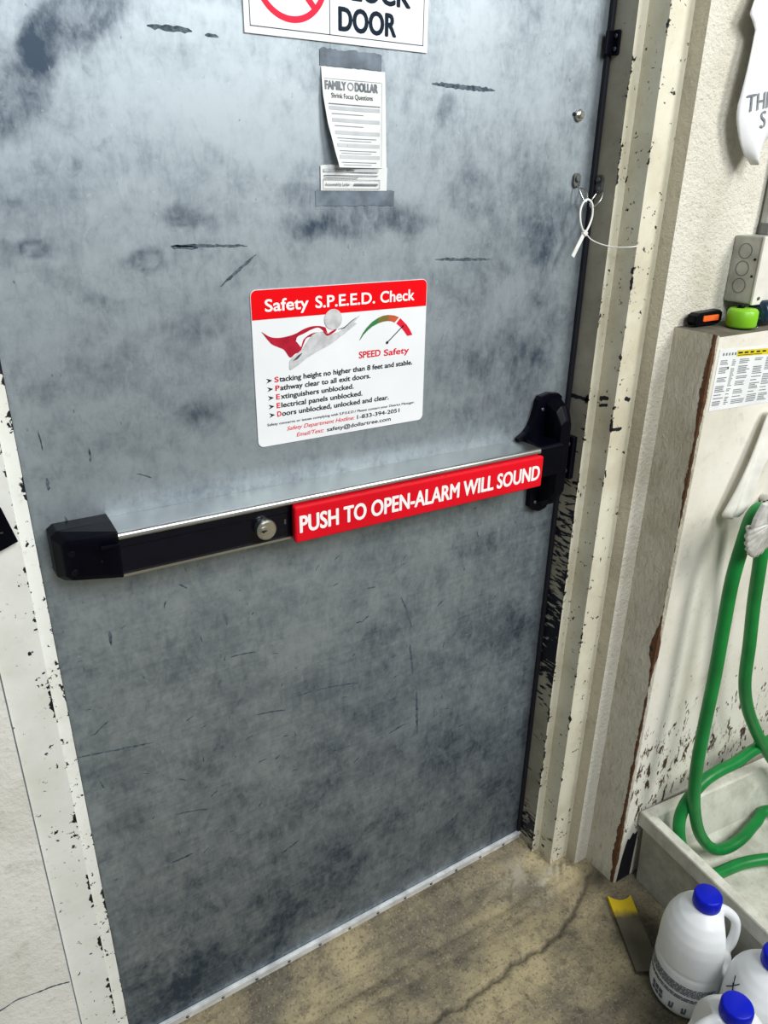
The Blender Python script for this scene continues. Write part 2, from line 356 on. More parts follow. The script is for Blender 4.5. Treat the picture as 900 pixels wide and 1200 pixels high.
# ================================================================ SETTING
# ---- floor: concrete, cracked, ramped down from the threshold
CRACK = np.array([(1.085, -.15), (1.055, -.165), (1.02, -.186), (.99, -.196), (.968, -.211), (.935, -.216), (.908, -.229), (.88, -.226), (.855, -.235), (.83, -.226), (.807, -.228), (.77, -.226), (.74, -.236), (.70, -.233), (.651, -.241), (.61, -.232), (.565, -.235), (.52, -.23), (.46, -.236), (.40, -.228), (.3, -.235)])
def floor_z0(x, y): return -0.03 * sstep(0.0, 0.12, -y)
def build_floor():
    xs = np.concatenate([np.linspace(-3.2, 0.0, 20)[:-1], np.arange(0.0, 1.2, 0.005), np.linspace(1.2, 3.4, 40)])
    ys = np.concatenate([np.linspace(-4.6, -0.7, 24)[:-1], np.arange(-0.7, 0.062, 0.005)])
    X, Y = np.meshgrid(xs, ys)
    Z = floor_z0(X, Y)
    for y0, d in ((-.055, .0035), (-.085, .004), (-.115, .004), (-.15, .003)):
        Z = Z - d * np.exp(-((Y - y0 + 0.004 * np.sin(X * 9)) / 0.006) ** 2) * (X > 0.1) * (X < 0.93)
    d = np.full(X.shape, 9.0)
    jx = X + 0.0015 * np.sin(Y * 160 + X * 60); jy = Y + 0.002 * np.sin(X * 110) + 0.001 * np.sin(X * 310)
    for (ax, ay), (bx, by) in zip(CRACK[:-1], CRACK[1:]):
        u = np.clip(((jx - ax) * (bx - ax) + (jy - ay) * (by - ay)) / ((bx - ax) ** 2 + (by - ay) ** 2), 0, 1)
        d = np.minimum(d, np.hypot(jx - ax - u * (bx - ax), jy - ay - u * (by - ay)))
    cr = np.exp(-(d / 0.0045) ** 2)
    Z = Z - 0.007 * cr
    lump = np.exp(-(((X - 1.035) / .03) ** 2 + ((Y + .118) / .022) ** 2)) * (1 + .4 * np.sin(X * 300) * np.sin(Y * 260))
    Z = Z + 0.022 * lump + 0.0012 * np.sin(X * 37 + Y * 21) * np.sin(Y * 43)
    grime_shade = np.clip(0.75 * cr, 0, 1)
    grime_shade = np.maximum(grime_shade, 0.8 * np.exp(-(((X - 1.09) / .05) ** 2 + ((Y + .17) / .03) ** 2)))
    grime_shade = np.maximum(grime_shade, 0.75 * np.exp(-(((X - 1.07) / .07) ** 2 + ((Y + .33) / .10) ** 2)))  # this and next: shade between board and jugs painted into the floor
    grime_shade = np.maximum(grime_shade, 0.6 * np.exp(-(((X - .97) / .10) ** 2 + ((Y + .43) / .08) ** 2)))
    grime_shade = np.maximum(grime_shade, 0.35 * np.exp(-((Y - .0) / .012) ** 2))
    chalk = 0.8 * np.exp(-(((X - .985) / .05) ** 2 + ((Y + .12 - (X - .985) * .4) / .018) ** 2)) + 0.4 * np.exp(-(((X - .93) / .05) ** 2 + ((Y + .07) / .03) ** 2))
    mb = MB(); nx, ny = len(xs), len(ys)
    idx = np.arange(nx * ny).reshape(ny, nx)
    fs = np.stack([idx[:-1, :-1], idx[:-1, 1:], idx[1:, 1:], idx[1:, :-1]], -1).reshape(-1, 4)
    mb.v = np.stack([X, Y, Z], -1).reshape(-1, 3).tolist(); mb.f = fs.tolist(); mb.mi = [0] * len(fs); mb.sm = [True] * len(fs)
    mb.at = {'grime_shade': grime_shade.ravel(), 'chalk': np.clip(chalk, 0, 1).ravel()}
    return mb.build('floor', MT['floor'])
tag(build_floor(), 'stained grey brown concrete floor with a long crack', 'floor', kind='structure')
FZ = -0.03

# ---- walls
def wall_box(name, lo, hi, m, label):
    mb = MB(); mb.box(lo, hi)
    if isinstance(m, list):
        for i, f_ in enumerate(mb.f):
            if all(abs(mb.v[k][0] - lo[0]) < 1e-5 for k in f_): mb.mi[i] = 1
    if name == 'wall_left':     # hairline crack in the block wall
        r_ = random.Random(2); P_ = [(-.25, .372), (-.16, .348), (-.082, .357), (-.059, .362), (-.0318, .3572), (-.0125, .355), (.0095, .348)]; vs = []
        Q_ = spline([(a, 0, b) for a, b in P_], 8)
        for v in Q_: h = r_.uniform(.0006, .0017); vs += [(v.x, lo[1] - .0002, v.z + h), (v.x, lo[1] - .0002, v.z - h)]
        mb.add(vs, [(2 * i, 2 * i + 1, 2 * i + 3, 2 * i + 2) for i in range(len(Q_) - 1)], 1); m = [m, MT['scuff']]
    return tag(mb.build(name, m), label, 'wall', kind='structure')
wall_box('wall_left', (-3.2, -.094, -.05), (.011, .12, 3.1), MT['wall_left'], 'rough white painted block wall left of the door frame')
wall_box('wall_right', (1.068, -.115, -.05), (3.4, .12, 3.1), [MT['wall'], MT['wall_return']], 'rough off-white painted block wall above the ledge, right of the door')
wall_box('wall_top', (.011, -.094, 2.09), (1.068, .12, 3.1), MT['wall'], 'painted block wall over the door head')

# ---- the ledge (half-height plinth) in front of the right wall
PX, PY, PT = 1.107, -.195, 1.206
mb = MB(); mb.at = {'edge': [], 'wear': []}
def pgrid(fn, nu, nv, mi, ef, wf):
    n0 = len(mb.v); mb.grid(fn, nu, nv, mi, False)
    for j in range(nv + 1):
        for i in range(nu + 1):
            mb.at['edge'].append(ef(i / nu, j / nv)); mb.at['wear'].append(wf(i / nu, j / nv))
H0 = -.05
def side_wear(u, v):
    z = H0 + v * (PT - H0)
    return float(np.clip((u - .35) / .65, 0, 1) * (np.exp(-((z - .60) / .045) ** 2) * 1.0 + 0.35 * np.exp(-((z - 1.12) / .09) ** 2)) + 0.55 * np.exp(-((z - .06) / .07) ** 2) * u)
pgrid(lambda u, v: (PX, -.113 + (PY + .113) * u, H0 + v * (PT - H0)), 24, 150, 0,
      lambda u, v: max(0, (u - .62) / .38) ** 1.7, side_wear)
pgrid(lambda u, v: (PX + .006 * u, PY - .004 * u, H0 + v * (PT - .002 * u - H0)), 2, 150, 0, lambda u, v: 1.0 - .55 * u, lambda u, v: side_wear(1, v) - .35 * u)
pgrid(lambda u, v: (PX + .006 + u * 2.2, PY - .004, H0 + v * (PT - .004 - H0)), 60, 60, 1, lambda u, v: 0,
      lambda u, v: float(np.exp(-((H0 + v * 1.25 - .24) / .27) ** 2) * .64))
gp = [(1.1150, -.045), (1.1600, -.045), (1.1600, .105), (1.1500, .100), (1.1440, .108), (1.1360, .092), (1.1290, .096), (1.1240, .070), (1.1200, .040), (1.1180, .010)]  # flat dark patch painted for the shaded hole at the plinth base
mb.add([(a, PY - .0045, b) for a, b in gp], [tuple(range(len(gp)))], 4); mb.at['edge'] += [0] * len(gp); mb.at['wear'] += [0] * len(gp)
mb.add([(PX, PY, PT), (PX + .006, PY - .004, PT - .004), (3.32, PY - .004, PT - .004), (3.32, -.114, PT), (PX, -.114, PT)], [(0, 1, 2, 3, 4)], 3); mb.at['edge'] += [0] * 5; mb.at['wear'] += [0] * 5
tag(mb.build('wall_ledge', [MT['plinth_side'], MT['plinth_front'], MT['edge_brown'], MT['ledge_top'], MT['gasket']]),
    'half-height painted ledge with a chipped brown corner beside the door', 'wall ledge', kind='structure')

# ---- door frame (a double-rabbet steel frame): profile swept up each side
ZTOP = 2.09
def jamb(name, prof, mats, conv, soffit, wearf, label):
    mb = MB(); mb.at = {'edge': [], 'wear': []}
    zs = np.arange(-.045, 2.035, .012)
    for k, ((x0, y0), (x1, y1)) in enumerate(zip(prof, prof[1:])):
        L = math.hypot(x1 - x0, y1 - y0); us = sorted({0, .0025 / L, .006 / L, .5, 1 - .006 / L, 1 - .0025 / L, 1})
        n0 = len(mb.v); nu = len(us)
        vs = []
        for z in zs:
            for u in us:
                vs.append((x0 + (x1 - x0) * u, y0 + (y1 - y0) * u, z))
                e = 0.0
                if (k in conv): e = max(e, 1 - u * L / .006)
                if (k + 1 in conv): e = max(e, 1 - (1 - u) * L / .006)
                mb.at['edge'].append(max(0, e)); mb.at['wear'].append(wearf(k, z, u))
        fs = [(j * nu + i, j * nu + i + 1, (j + 1) * nu + i + 1, (j + 1) * nu + i) for j in range(len(zs) - 1) for i in range(nu - 1)]
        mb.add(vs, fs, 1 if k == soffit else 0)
    if len(mats) > 2: ragged_marks(mb, 2)
    o = mb.build(name, mats); return tag(o, label, 'door frame', kind='structure')
MARKS = [('x', .9947, (-.001, 1.0765), (-.050, 1.0785), .0085), ('x', .9947, (-.040, 1.0785), (-.0478, 1.0775), .019), ('x', .9947, (-.034, .9168), (-.0478, .9195), .0060), ('x', .9947, (-.020, .885), (-.046, .893), .0045), ('x', .9947, (-.022, .868), (-.0475, .879), .0030),
         ('x', .9947, (-.012, .845), (-.046, .852), .0030), ('x', .9947, (-.018, .823), (-.044, .835), .0025), ('x', .9947, (-.010, .800), (-.047, .812), .0030),
         ('x', 1.0162, (-.053, 1.0785), (-.0735, 1.0845), .0095), ('x', 1.0162, (-.0535, 1.0665), (-.074, 1.0720), .0060),
         ('y', -.0883, (1.040, 1.0840), (1.0545, 1.0800), .0090), ('y', -.0883, (1.0170, 1.0480), (1.0178, 1.0260), .0050), ('y', -.0883, (1.0170, 1.0300), (1.0440, 1.0290), .0080), ('y', -.0883, (1.0170, .955), (1.0200, .940), .004)]
def ragged_marks(mb, mi):
    r_ = random.Random(21)
    for ax, c, (a0, z0), (a1, z1), w in MARKS:
        k = 9; L = math.hypot(a1 - a0, z1 - z0); n_ = (-(z1 - z0) / L, (a1 - a0) / L); vs = []
        for i in range(k + 1):
            u = i / k
            for sgn in (1, -1):
                h = w / 2 * r_.uniform(.55, 1.1) * (0.35 if i in (0, k) else 1)
                p, z = a0 + (a1 - a0) * u + sgn * n_[0] * h, z0 + (z1 - z0) * u + sgn * n_[1] * h
                vs.append((c, p, z) if ax == 'x' else (p, c, z))
        mb.add(vs, [(2 * i, 2 * i + 1, 2 * i + 3, 2 * i + 2) for i in range(k)], mi)
        mb.at['edge'] += [0] * len(vs); mb.at['wear'] += [0] * len(vs)
random.seed(3)
def wear_right(k, z, u):
    w = 0.0
    if k == 2:
        w = 0.95 * np.exp(-((z - .56) / .11) ** 2) + 0.50 * np.exp(-((z - .80) / .13) ** 2) + 0.8 * np.exp(-((z - .05) / .05) ** 2) + .22 * (z < 1.05)
    elif k in (3, 4, 5): w = (0.02 if k == 5 else .10) * np.exp(-((z - .7) / .25) ** 2) + 0.25 * np.exp(-((z - .03) / .08) ** 2) + (0.06 if 1.25 < z < 1.45 else 0)
    return float(w)
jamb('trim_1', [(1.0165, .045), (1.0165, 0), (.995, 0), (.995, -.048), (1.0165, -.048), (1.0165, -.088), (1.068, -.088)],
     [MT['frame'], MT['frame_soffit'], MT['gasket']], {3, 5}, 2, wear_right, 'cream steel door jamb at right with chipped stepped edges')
def wear_left(k, z, u): return float(0.05 + 0.12 * np.exp(-((z - .75) / .25) ** 2) + 0.10 * np.exp(-((z - .35) / .1) ** 2)) * (1 if k == 3 else float(max(0, 1 - u * 2.5))) if k in (3, 5) else 0.0
jamb('trim_2', [(.0625, .045), (.0625, 0), (.080, 0), (.080, -.048), (.0615, -.048), (.0615, -.088), (.0128, -.088), (.0128, -.060)],
     [MT['frame_left'], MT['frame_left']], {3, 5}, 99, wear_left, 'white steel door jamb at left with dark chips along its edges')
mb = MB()
mb.box((.0115, -.088, 2.0355), (1.0675, .045, 2.0885)); mb.box((.08, -.048, 2.018), (.995, -.0005, 2.035))
tag(mb.build('trim_3', MT['frame']), 'cream steel door head across the top of the frame', 'door frame', kind='structure')

# ---- the door
BLOBS = [(0.212, 1.572, 0.075, 0.028, 40, 0.95, 0), (0.152, 1.508, 0.06, 0.028, 45, 0.95, 0), (0.154, 1.565, 0.02, 0.019, 0, -0.35, 0), (0.129, 1.464, 0.018, 0.011, 0, 0.45, 0), (0.311, 1.382, 0.025, 0.012, -5, 0.75, 0), (0.343, 1.376, 0.017, 0.012, -30, 0.4, 0), (0.257, 1.337, 0.022, 0.015, 5, 0.75, 1), (0.144, 1.355, 0.018, 0.015, 0, 0.65, 1), (0.114, 1.347, 0.021, 0.02, 0, 0.5, 0), (0.215, 1.293, 0.029, 0.014, -20, 0.5, 0), (0.165, 1.317, 0.037, 0.017, -10, 0.35, 0), (0.333, 1.261, 0.048, 0.028, 0, 0.55, 0), (0.395, 1.318, 0.029, 0.023, 0, 0.35, 0), (0.345, 1.343, 0.022, 0.014, 0, 0.35, 0), (0.201, 1.437, 0.006, 0.01, 0, 0.6, 0), (0.163, 1.437, 0.014, 0.008, -30, 0.4, 0), (0.356, 1.449, 0.017, 0.013, 0, 0.4, 0), (0.229, 1.541, 0.022, 0.011, 20, 0.25, 0), (0.554, 1.38, 0.121, 0.032, 0, 0.6, 0), (0.465, 1.412, 0.027, 0.016, 0, 0.6, 0), (0.446, 1.508, 0.006, 0.013, 0, 0.4, 0), (0.476, 1.537, 0.007, 0.011, 0, 0.35, 0), (0.489, 1.365, 0.051, 0.019, 0, 0.5, 0), (0.693, 1.516, 0.015, 0.027, -18, 0.7, 0), (0.633, 1.523, 0.008, 0.02, -10, 0.4, 0), (0.732, 1.453, 0.022, 0.031, -10, 0.35, 0), (0.759, 1.407, 0.064, 0.035, 0, 0.5, 0), (0.853, 1.455, 0.051, 0.053, 0, 0.45, 0), (0.833, 1.333, 0.088, 0.051, 0, 0.5, 0), (0.9, 1.37, 0.055, 0.09, -5, 0.5, 0), (0.752, 1.286, 0.083, 0.038, 0, 0.45, 0), (0.883, 1.211, 0.076, 0.071, 0, 0.5, 0), (0.638, 1.374, 0.058, 0.023, 0, 0.45, 0), (0.193, 1.205, 0.06, 0.031, 0, 0.4, 0), (0.317, 1.145, 0.047, 0.026, 0, 0.55, 0), (0.131, 1.182, 0.038, 0.021, 0, 0.35, 0), (0.234, 1.111, 0.066, 0.023, 0, 0.35, 0), (0.321, 1.121, 0.036, 0.021, -20, 0.5, 0), (0.778, 1.165, 0.107, 0.056, 0, 0.45, 0), (0.741, 1.196, 0.068, 0.027, 0, -0.3, 0), (0.892, 1.138, 0.059, 0.06, 0, 0.5, 0), (0.823, 1.073, 0.115, 0.038, 0, 0.4, 0), (0.369, 1.196, 0.027, 0.046, 0, 0.3, 0), (0.281, 1.239, 0.054, 0.021, 0, 0.3, 0), (0.624, 0.704, 0.076, 0.036, 0, 0.5, 0), (0.693, 0.578, 0.064, 0.059, 0, 0.35, 0), (0.8, 0.345, 0.101, 0.07, 0, 0.5, 0), (0.362, 0.668, 0.062, 0.023, 5, 0.3, 0), (0.304, 0.832, 0.048, 0.036, 0, 0.3, 0), (0.139, 0.512, 0.042, 0.027, 0, 0.5, 0), (0.518, 0.513, 0.115, 0.058, 0, 0.3, 0), (0.825, 0.589, 0.116, 0.103, 0, 0.35, 0), (0.903, 0.682, 0.071, 0.16, 0, 0.4, 0), (0.554, 0.198, 0.274, 0.07, 28, 0.45, 0), (0.331, 0.152, 0.24, 0.067, 28, 0.5, 0), (0.856, 0.2, 0.139, 0.077, 28, 0.45, 0), (0.169, 0.153, 0.106, 0.084, 28, 0.5, 0), (0.428, 0.377, 0.114, 0.04, 20, 0.3, 0), (0.925, 0.859, 0.045, 0.146, 0, 0.35, 0), (0.284, 0.909, 0.051, 0.011, 8, 0.35, 0), (0.554, 0.882, 0.1, 0.012, 8, 0.3, 0), (0.806, 0.818, 0.063, 0.025, 0, 0.4, 0), (0.412, 1.502, 0.1, 0.064, 0, -0.45, 0), (0.308, 1.505, 0.069, 0.052, 0, -0.35, 0), (0.744, 1.591, 0.104, 0.06, 0, -0.3, 0), (0.258, 1.407, 0.059, 0.027, 0, -0.3, 0), (0.365, 1.585, 0.061, 0.025, 0, -0.3, 0), (0.876, 1.547, 0.051, 0.067, 0, -0.2, 0), (0.441, 0.74, 0.113, 0.065, 0, -0.2, 0), (0.162, 0.701, 0.064, 0.06, 0, -0.2, 0), (0.4, 0.832, 0.089, 0.045, 0, -0.15, 0), (0.527, 1.332, 0.053, 0.013, 0, -0.2, 0)]
SCUFFS = [(0.2894, 1.5775, 0.3397, 1.5774, 0.0064, 0.8), (0.3543, 1.5747, 0.3704, 1.5744, 0.0041, 0.6), (0.2935, 1.3521, 0.3911, 1.3491, 0.0039, 0.7), (0.351, 1.3011, 0.4021, 1.3384, 0.0042, 0.5), (0.6685, 1.5471, 0.7782, 1.5457, 0.007, 0.7), (0.6855, 1.3213, 0.7911, 1.3172, 0.0048, 0.7), (0.2924, 1.3511, 0.3262, 1.3491, 0.0058, 0.5), (0.3594, 0.6216, 0.4127, 0.61, 0.0034, 0.6), (0.0842, 0.6602, 0.1929, 0.6395, 0.0037, 0.7), (0.1118, 0.6883, 0.1344, 0.7049, 0.0029, 0.6), (0.2102, 0.4832, 0.2663, 0.4665, 0.0035, 0.5), (0.1931, 0.3849, 0.2311, 0.386, 0.0055, 0.7), (0.6617, 0.6553, 0.6716, 0.5859, 0.0056, 0.6), (0.6808, 0.5434, 0.6867, 0.4393, 0.006, 0.5), (0.6192, 0.4689, 0.6577, 0.4767, 0.0041, 0.5), (0.6403, 0.76, 0.6642, 0.6909, 0.0035, 0.5), (0.4537, 0.3636, 0.4809, 0.391, 0.0041, 0.5), (0.1136, 0.9933, 0.119, 0.9734, 0.0035, 0.6), (0.1646, 1.1171, 0.164, 1.098, 0.0033, 0.6), (0.1237, 1.033, 0.126, 1.0205, 0.0034, 0.7), (0.2185, 1.0726, 0.2375, 1.0629, 0.0023, 0.4), (0.11, 1.148, 0.1117, 1.1229, 0.0021, 0.7), (0.111, 1.0876, 0.1104, 1.0708, 0.0044, 0.7), (0.2831, 0.5817, 0.3014, 0.5944, 0.0034, 0.4), (0.3904, 0.2931, 0.4255, 0.3051, 0.0042, 0.4), (0.5002, 0.4823, 0.5357, 0.478, 0.0039, 0.4), (0.7669, 0.1491, 0.8113, 0.1745, 0.0051, 0.4), (0.1547, 0.851, 0.1552, 0.8284, 0.0053, 0.6), (0.5706, 0.7974, 0.5874, 0.7959, 0.0033, 0.5), (0.3243, 0.748, 0.3666, 0.7425, 0.0031, 0.3), (0.4373, 0.6302, 0.5539, 0.6117, 0.0035, 0.3)]
door = empty('door_1', (.54, .02, 0)); tag(door, 'scuffed grey steel exit door', 'door', kind='structure')
def build_slab():
    x0, x1, z0, z1 = .066, 1.012, .012, 2.03
    xs = np.arange(x0, x1 + .003, .005); zs = np.arange(z0, z1 + .003, .005)
    xs = np.linspace(x0, x1, len(xs)); zs = np.linspace(z0, z1, len(zs))
    X, Z = np.meshgrid(xs, zs)
    r2 = np.random.default_rng(5)
    def wob(s, a):      # smooth random field
        f = np.zeros(X.shape)
        for _ in range(14):
            kx, kz = r2.normal(0, s, 2); f += np.sin(kx * X + kz * Z + r2.uniform(0, 6.28))
        return f / 3.7 * a
    wx, wz = wob(60, .006), wob(60, .006)
    S = np.zeros(X.shape)
    for cx, cz, rx, rz, ro, a, ring in BLOBS:
        if cz < .92: a *= .55
        elif not ring: a *= .9
        c, s = math.cos(math.radians(ro)), math.sin(math.radians(ro))
        dx, dz = X + wx - cx, Z + wz - cz
        d = np.hypot((dx * c + dz * s) / rx, (-dx * s + dz * c) / rz)
        if ring: S += a * np.exp(-((d - .82) / .26) ** 2) + a * .45 * (1 - sstep(.7, 1.0, d))
        else: S += a * (1 - sstep(.55, 1.25, d))
    S += 0.22 * sstep(.9, .35, Z) * 1.0 + 0.25 * sstep(.25, .05, Z)  # darker towards the bottom of the door
    S += 0.20 * sstep(.85, .99, X) + wob(25, .10)  # shade beside the right jamb painted into the door tone, plus random variation
    mb = MB(); nx, nz = len(xs), len(zs); idx = np.arange(nx * nz).reshape(nz, nx)
    fs = np.stack([idx[:-1, :-1], idx[:-1, 1:], idx[1:, 1:], idx[1:, :-1]], -1).reshape(-1, 4)
    mb.v = np.stack([X, np.zeros_like(X), Z], -1).reshape(-1, 3).tolist(); mb.f = fs.tolist()
    mb.mi = [0] * len(fs); mb.sm = [False] * len(fs)
    at = S.ravel().tolist()
    def ext(n): at.extend([.3] * n)
    r3 = random.Random(17)
    extra = []
    for _ in range(110):        # small nicks, mostly on the lower half
        a_, b_ = r3.uniform(.1, .96), r3.uniform(.06, .90); L_ = r3.uniform(.004, .016); t_ = r3.choice((r3.gauss(0, .3), r3.gauss(.6, .3), r3.gauss(1.57, .2)))
        extra.append((a_, b_, a_ + L_ * math.cos(t_), b_ + L_ * math.sin(t_), r3.uniform(.0012, .0030), .5, 1))
    for a_, b_, c_, d_ in ((.700, 1.195, .718, 1.225), (.712, 1.200, .735, 1.232), (.728, 1.215, .742, 1.240), (.706, 1.176, .716, 1.197), (.690, 1.232, .705, 1.238), (.735, 1.150, .745, 1.158)): extra.append((a_, b_, c_, d_, .0016, .5, 2))
    n = len(mb.v)
    mb.add([(x0, 0, z0), (x1, 0, z0), (x1, 0, z1), (x0, 0, z1), (x0, .044, z0), (x1, .044, z0), (x1, .044, z1), (x0, .044, z1)],
           [(0, 4, 5, 1), (1, 5, 6, 2), (2, 6, 7, 3), (3, 7, 4, 0), (4, 7, 6, 5)])
    ext(8)
    for a0, b0, a1, b1, w, am, mi_ in [(*q, 1) for q in SCUFFS] + extra:       # scuff marks and scratches, ragged strips
        L = math.hypot(a1 - a0, b1 - b0); k = max(5, int(L / .004)); nxv, nzv = -(b1 - b0) / L, (a1 - a0) / L
        vs = []
        for i in range(k + 1):
            u = i / k; h = w / 2 * (0.25 + 0.75 * min(1, 6 * u, 6 * (1 - u))) * random.uniform(.55, 1.05); j = random.uniform(-.12, .12) * w + (L * .03 * math.sin(PI * u) if w < .0036 else 0)
            px, pz = a0 + (a1 - a0) * u, b0 + (b1 - b0) * u
            vs += [(px + nxv * (h + j), -.0002, pz + nzv * (h + j)), (px - nxv * (h - j), -.0002, pz - nzv * (h - j))]
        n = len(mb.v)
        mb.add(vs, [(2 * i, 2 * i + 1, 2 * i + 3, 2 * i + 2) for i in range(k)], mi_); ext(len(vs))
    mb.at = {'stain_shade': at, 'height': [p[2] for p in mb.v]}
    return mb.build('slab', [MT['door'], MT['scuff'], MT['pale_scuff']], door)
build_slab()
mb = MB()
mb.box((.0815, -.006, -.0035), (.9935, -.0003, .020), .0012)
mb.box((.0815, -.0095, .013), (.9935, -.006, .0195), .0012)
sweep = mb.build('door_sweep', MT['alu_sweep'], door); sweep['label'] = 'dull aluminium sweep strip along the door bottom'
for i in range(13):
    mb = MB(); xx = .115 + i * .069
    mb.cyl((xx, -.0055, .0055), (xx, -.0078, .0055), .0032, 12, 0, .0008)
    mb.build('screw', MT['screw'], sweep, inv=False)
mb = MB(); mb.box((.986, -.0075, .022), (.9945, -.0006, 2.018), .002); mb.build('gasket', MT['gasket'], door)
mb = MB(); mb.box((.0805, -.005, .022), (.0845, -.0006, 2.018), .001); mb.build('gasket', MT['gasket'], door)
mb = MB(); mb.cyl((.9455, -.0003, 1.5225), (.9455, -.005, 1.5225), .0085, 20, 0, .001); mb.cyl((.9455, -.0045, 1.5225), (.9455, -.010, 1.5225), .0052, 6, 0, .001)
mb.cyl((.936, -.0002, 1.5235), (.936, -.0012, 1.5235), .0028, 10, 1)
mb.build('bolt', [MT['chrome'], MT['dark_hole']], door)

# ================================================================ EXIT DEVICE
exit_bar = empty('exit_bar', (.5, 0, .985))
tag(exit_bar, 'black and silver push exit bar with a red alarm pad across the door', 'exit bar')
SL = .0150
class XB(MB):       # the bar droops slightly to the right as mounted
    def build(s, *a, **k):
        s.v = [(x, y, z - SL * (x - .17)) for x, y, z in s.v]; return super().build(*a, **k)
mb = XB()   # aluminium channel: top flange, front lips, bottom flange
Cpoly = [(0, .957), (-.0535, .957), (-.0535, .9605), (-.050, .9605), (-.050, .960), (-.004, .960), (-.004, 1.016), (-.050, 1.016), (-.050, 1.0125), (-.0530, 1.0115), (-.0560, 1.0108), (-.0572, 1.0125), (-.0572, 1.0140), (-.0566, 1.0162), (-.0552, 1.0180), (-.0532, 1.0193), (-.0505, 1.0198), (0, 1.0198)]
mb.prism([(y - .0003, z) for y, z in Cpoly], .164, .884, 0, 0, 'yz'); mb.build('channel', MT['alu'], exit_bar)['label'] = 'brushed aluminium channel'
mb = XB()
mb.box((.166, -.0515, .9612), (.420, -.006, 1.0117), .0012); mb.prism([(-.0512, .997), (-.0530, .999), (-.0530, 1.009), (-.0512, 1.011)], .168, .418, 0, 0, 'yz')
mb.build('cover_plate', MT['black_gloss'], exit_bar)['label'] = 'glossy black cover plate'
mb = XB()
mb.box((.412, -.0665, .9535), (.884, -.0542, 1.0095), .0045, 0, 3); mb.box((.415, -.0545, .962), (.880, -.006, 1.0115), 0.0005)
pad = mb.build('push_pad', MT['red'], exit_bar); pad['label'] = 'red push pad reading PUSH TO OPEN-ALARM WILL SOUND'
mb = XB(); txt(mb, 'PUSH TO OPEN-ALARM WILL SOUND', .4185, .8765, .9688, .0270, -.0669, 0, .038, 0, z1=.9680)
mb.build('lettering', MT['white_ink'], pad, inv=False)
# key cylinder
mb = XB(); kx, kz = .3705, .9828
mb.cyl((kx, -.0505, kz), (kx, -.063, kz), .0148, 32, 0, .0012); mb.cyl((kx, -.0625, kz), (kx, -.0642, kz), .0128, 32, 0, .0006)
kc = mb.build('key_cylinder', MT['chrome'], exit_bar)
def sub(mb, name, m, par, root=exit_bar):
    return mb.build(name, m, par, inv=False)
mb = XB(); mb.cyl((kx - .0042, -.0640, kz), (kx - .0042, -.0652, kz), .0066, 24, 0, .0004); sub(mb, 'key_plug', MT['chrome'], kc)
mb = XB(); mb.box((kx - .0095, -.0656, kz - .0005), (kx - .0015, -.0650, kz + .0018)); mb.box((kx - .0075, -.0656, kz - .0022), (kx - .0045, -.0650, kz - .0005)); sub(mb, 'keyhole', MT['dark_hole'], kc)
mb = XB(); mb.box((.4015, -.0524, .981), (.4045, -.0514, .9885), .0003); mb.build('indicator', MT['screw'], exit_bar)
# end cap at left: chamfered black housing
def endcap():
    mb = XB(); bm = bmesh.new()
    Z0, Z1 = .9555, 1.0262
    ring = lambda y, i, xl, xr: [(xl, y, Z0 + i), (xl - 0.0, y, Z1 - i), (xr, y, Z1 - i * .3), (xr, y, Z0 + i * .3)]
    L = [[(.099, -.0003, Z0 + .006), (.099, -.0003, Z1 - .006), (.107, -.0003, Z1), (.1735, -.0003, Z1), (.1735, -.0003, Z0), (.107, -.0003, Z0)],
         [(.0995, -.026, Z0 + .008), (.0995, -.026, Z1 - .008), (.108, -.026, Z1 - .0005), (.1735, -.026, Z1 - .0005), (.1735, -.026, Z0 + .0005), (.108, -.026, Z0 + .0005)],
         [(.108, -.043, Z0 + .014), (.108, -.043, Z1 - .014), (.115, -.044, Z1 - .007), (.1735, -.0585, Z1 - .003), (.1735, -.0585, Z0 + .003), (.115, -.044, Z0 + .007)],
         [(.116, -.047, Z0 + .020), (.116, -.047, Z1 - .020), (.119, -.047, Z1 - .014), (.1715, -.061, Z1 - .010), (.1715, -.061, Z0 + .010), (.119, -.047, Z0 + .014)]]
    rings = [[bm.verts.new(p) for p in r] for r in L]
    for a, b in zip(rings, rings[1:]):
        for i in range(6): bm.faces.new((a[i], a[(i + 1) % 6], b[(i + 1) % 6], b[i]))
    bm.faces.new(rings[0][::-1]); bm.faces.new(rings[-1])
    bmesh.ops.recalc_face_normals(bm, faces=bm.faces)
    bmesh.ops.bevel(bm, geom=[e for e in bm.edges], offset=.0016, segments=2, profile=.6, affect='EDGES')
    mb.bm(bm, 0, False)
    mb.box((.1495, -.0640, 1.0045), (.1725, -.0560, 1.0095), .0015)
    return mb.build('end_cap', MT['black'], exit_bar)
ec = endcap()
for xx, zz, yy in ((.118, 1.0005, -.0475), (.118, .975, -.0475), (.150, .986, -.0560)):
    mb = XB(); r = .0042 if xx < .13 else .002
    mb.cyl((xx, yy + .002, zz), (xx, yy - .0012, zz), r, 14, 0, .0006); sub(mb, 'screw', MT['black_metal'], ec)
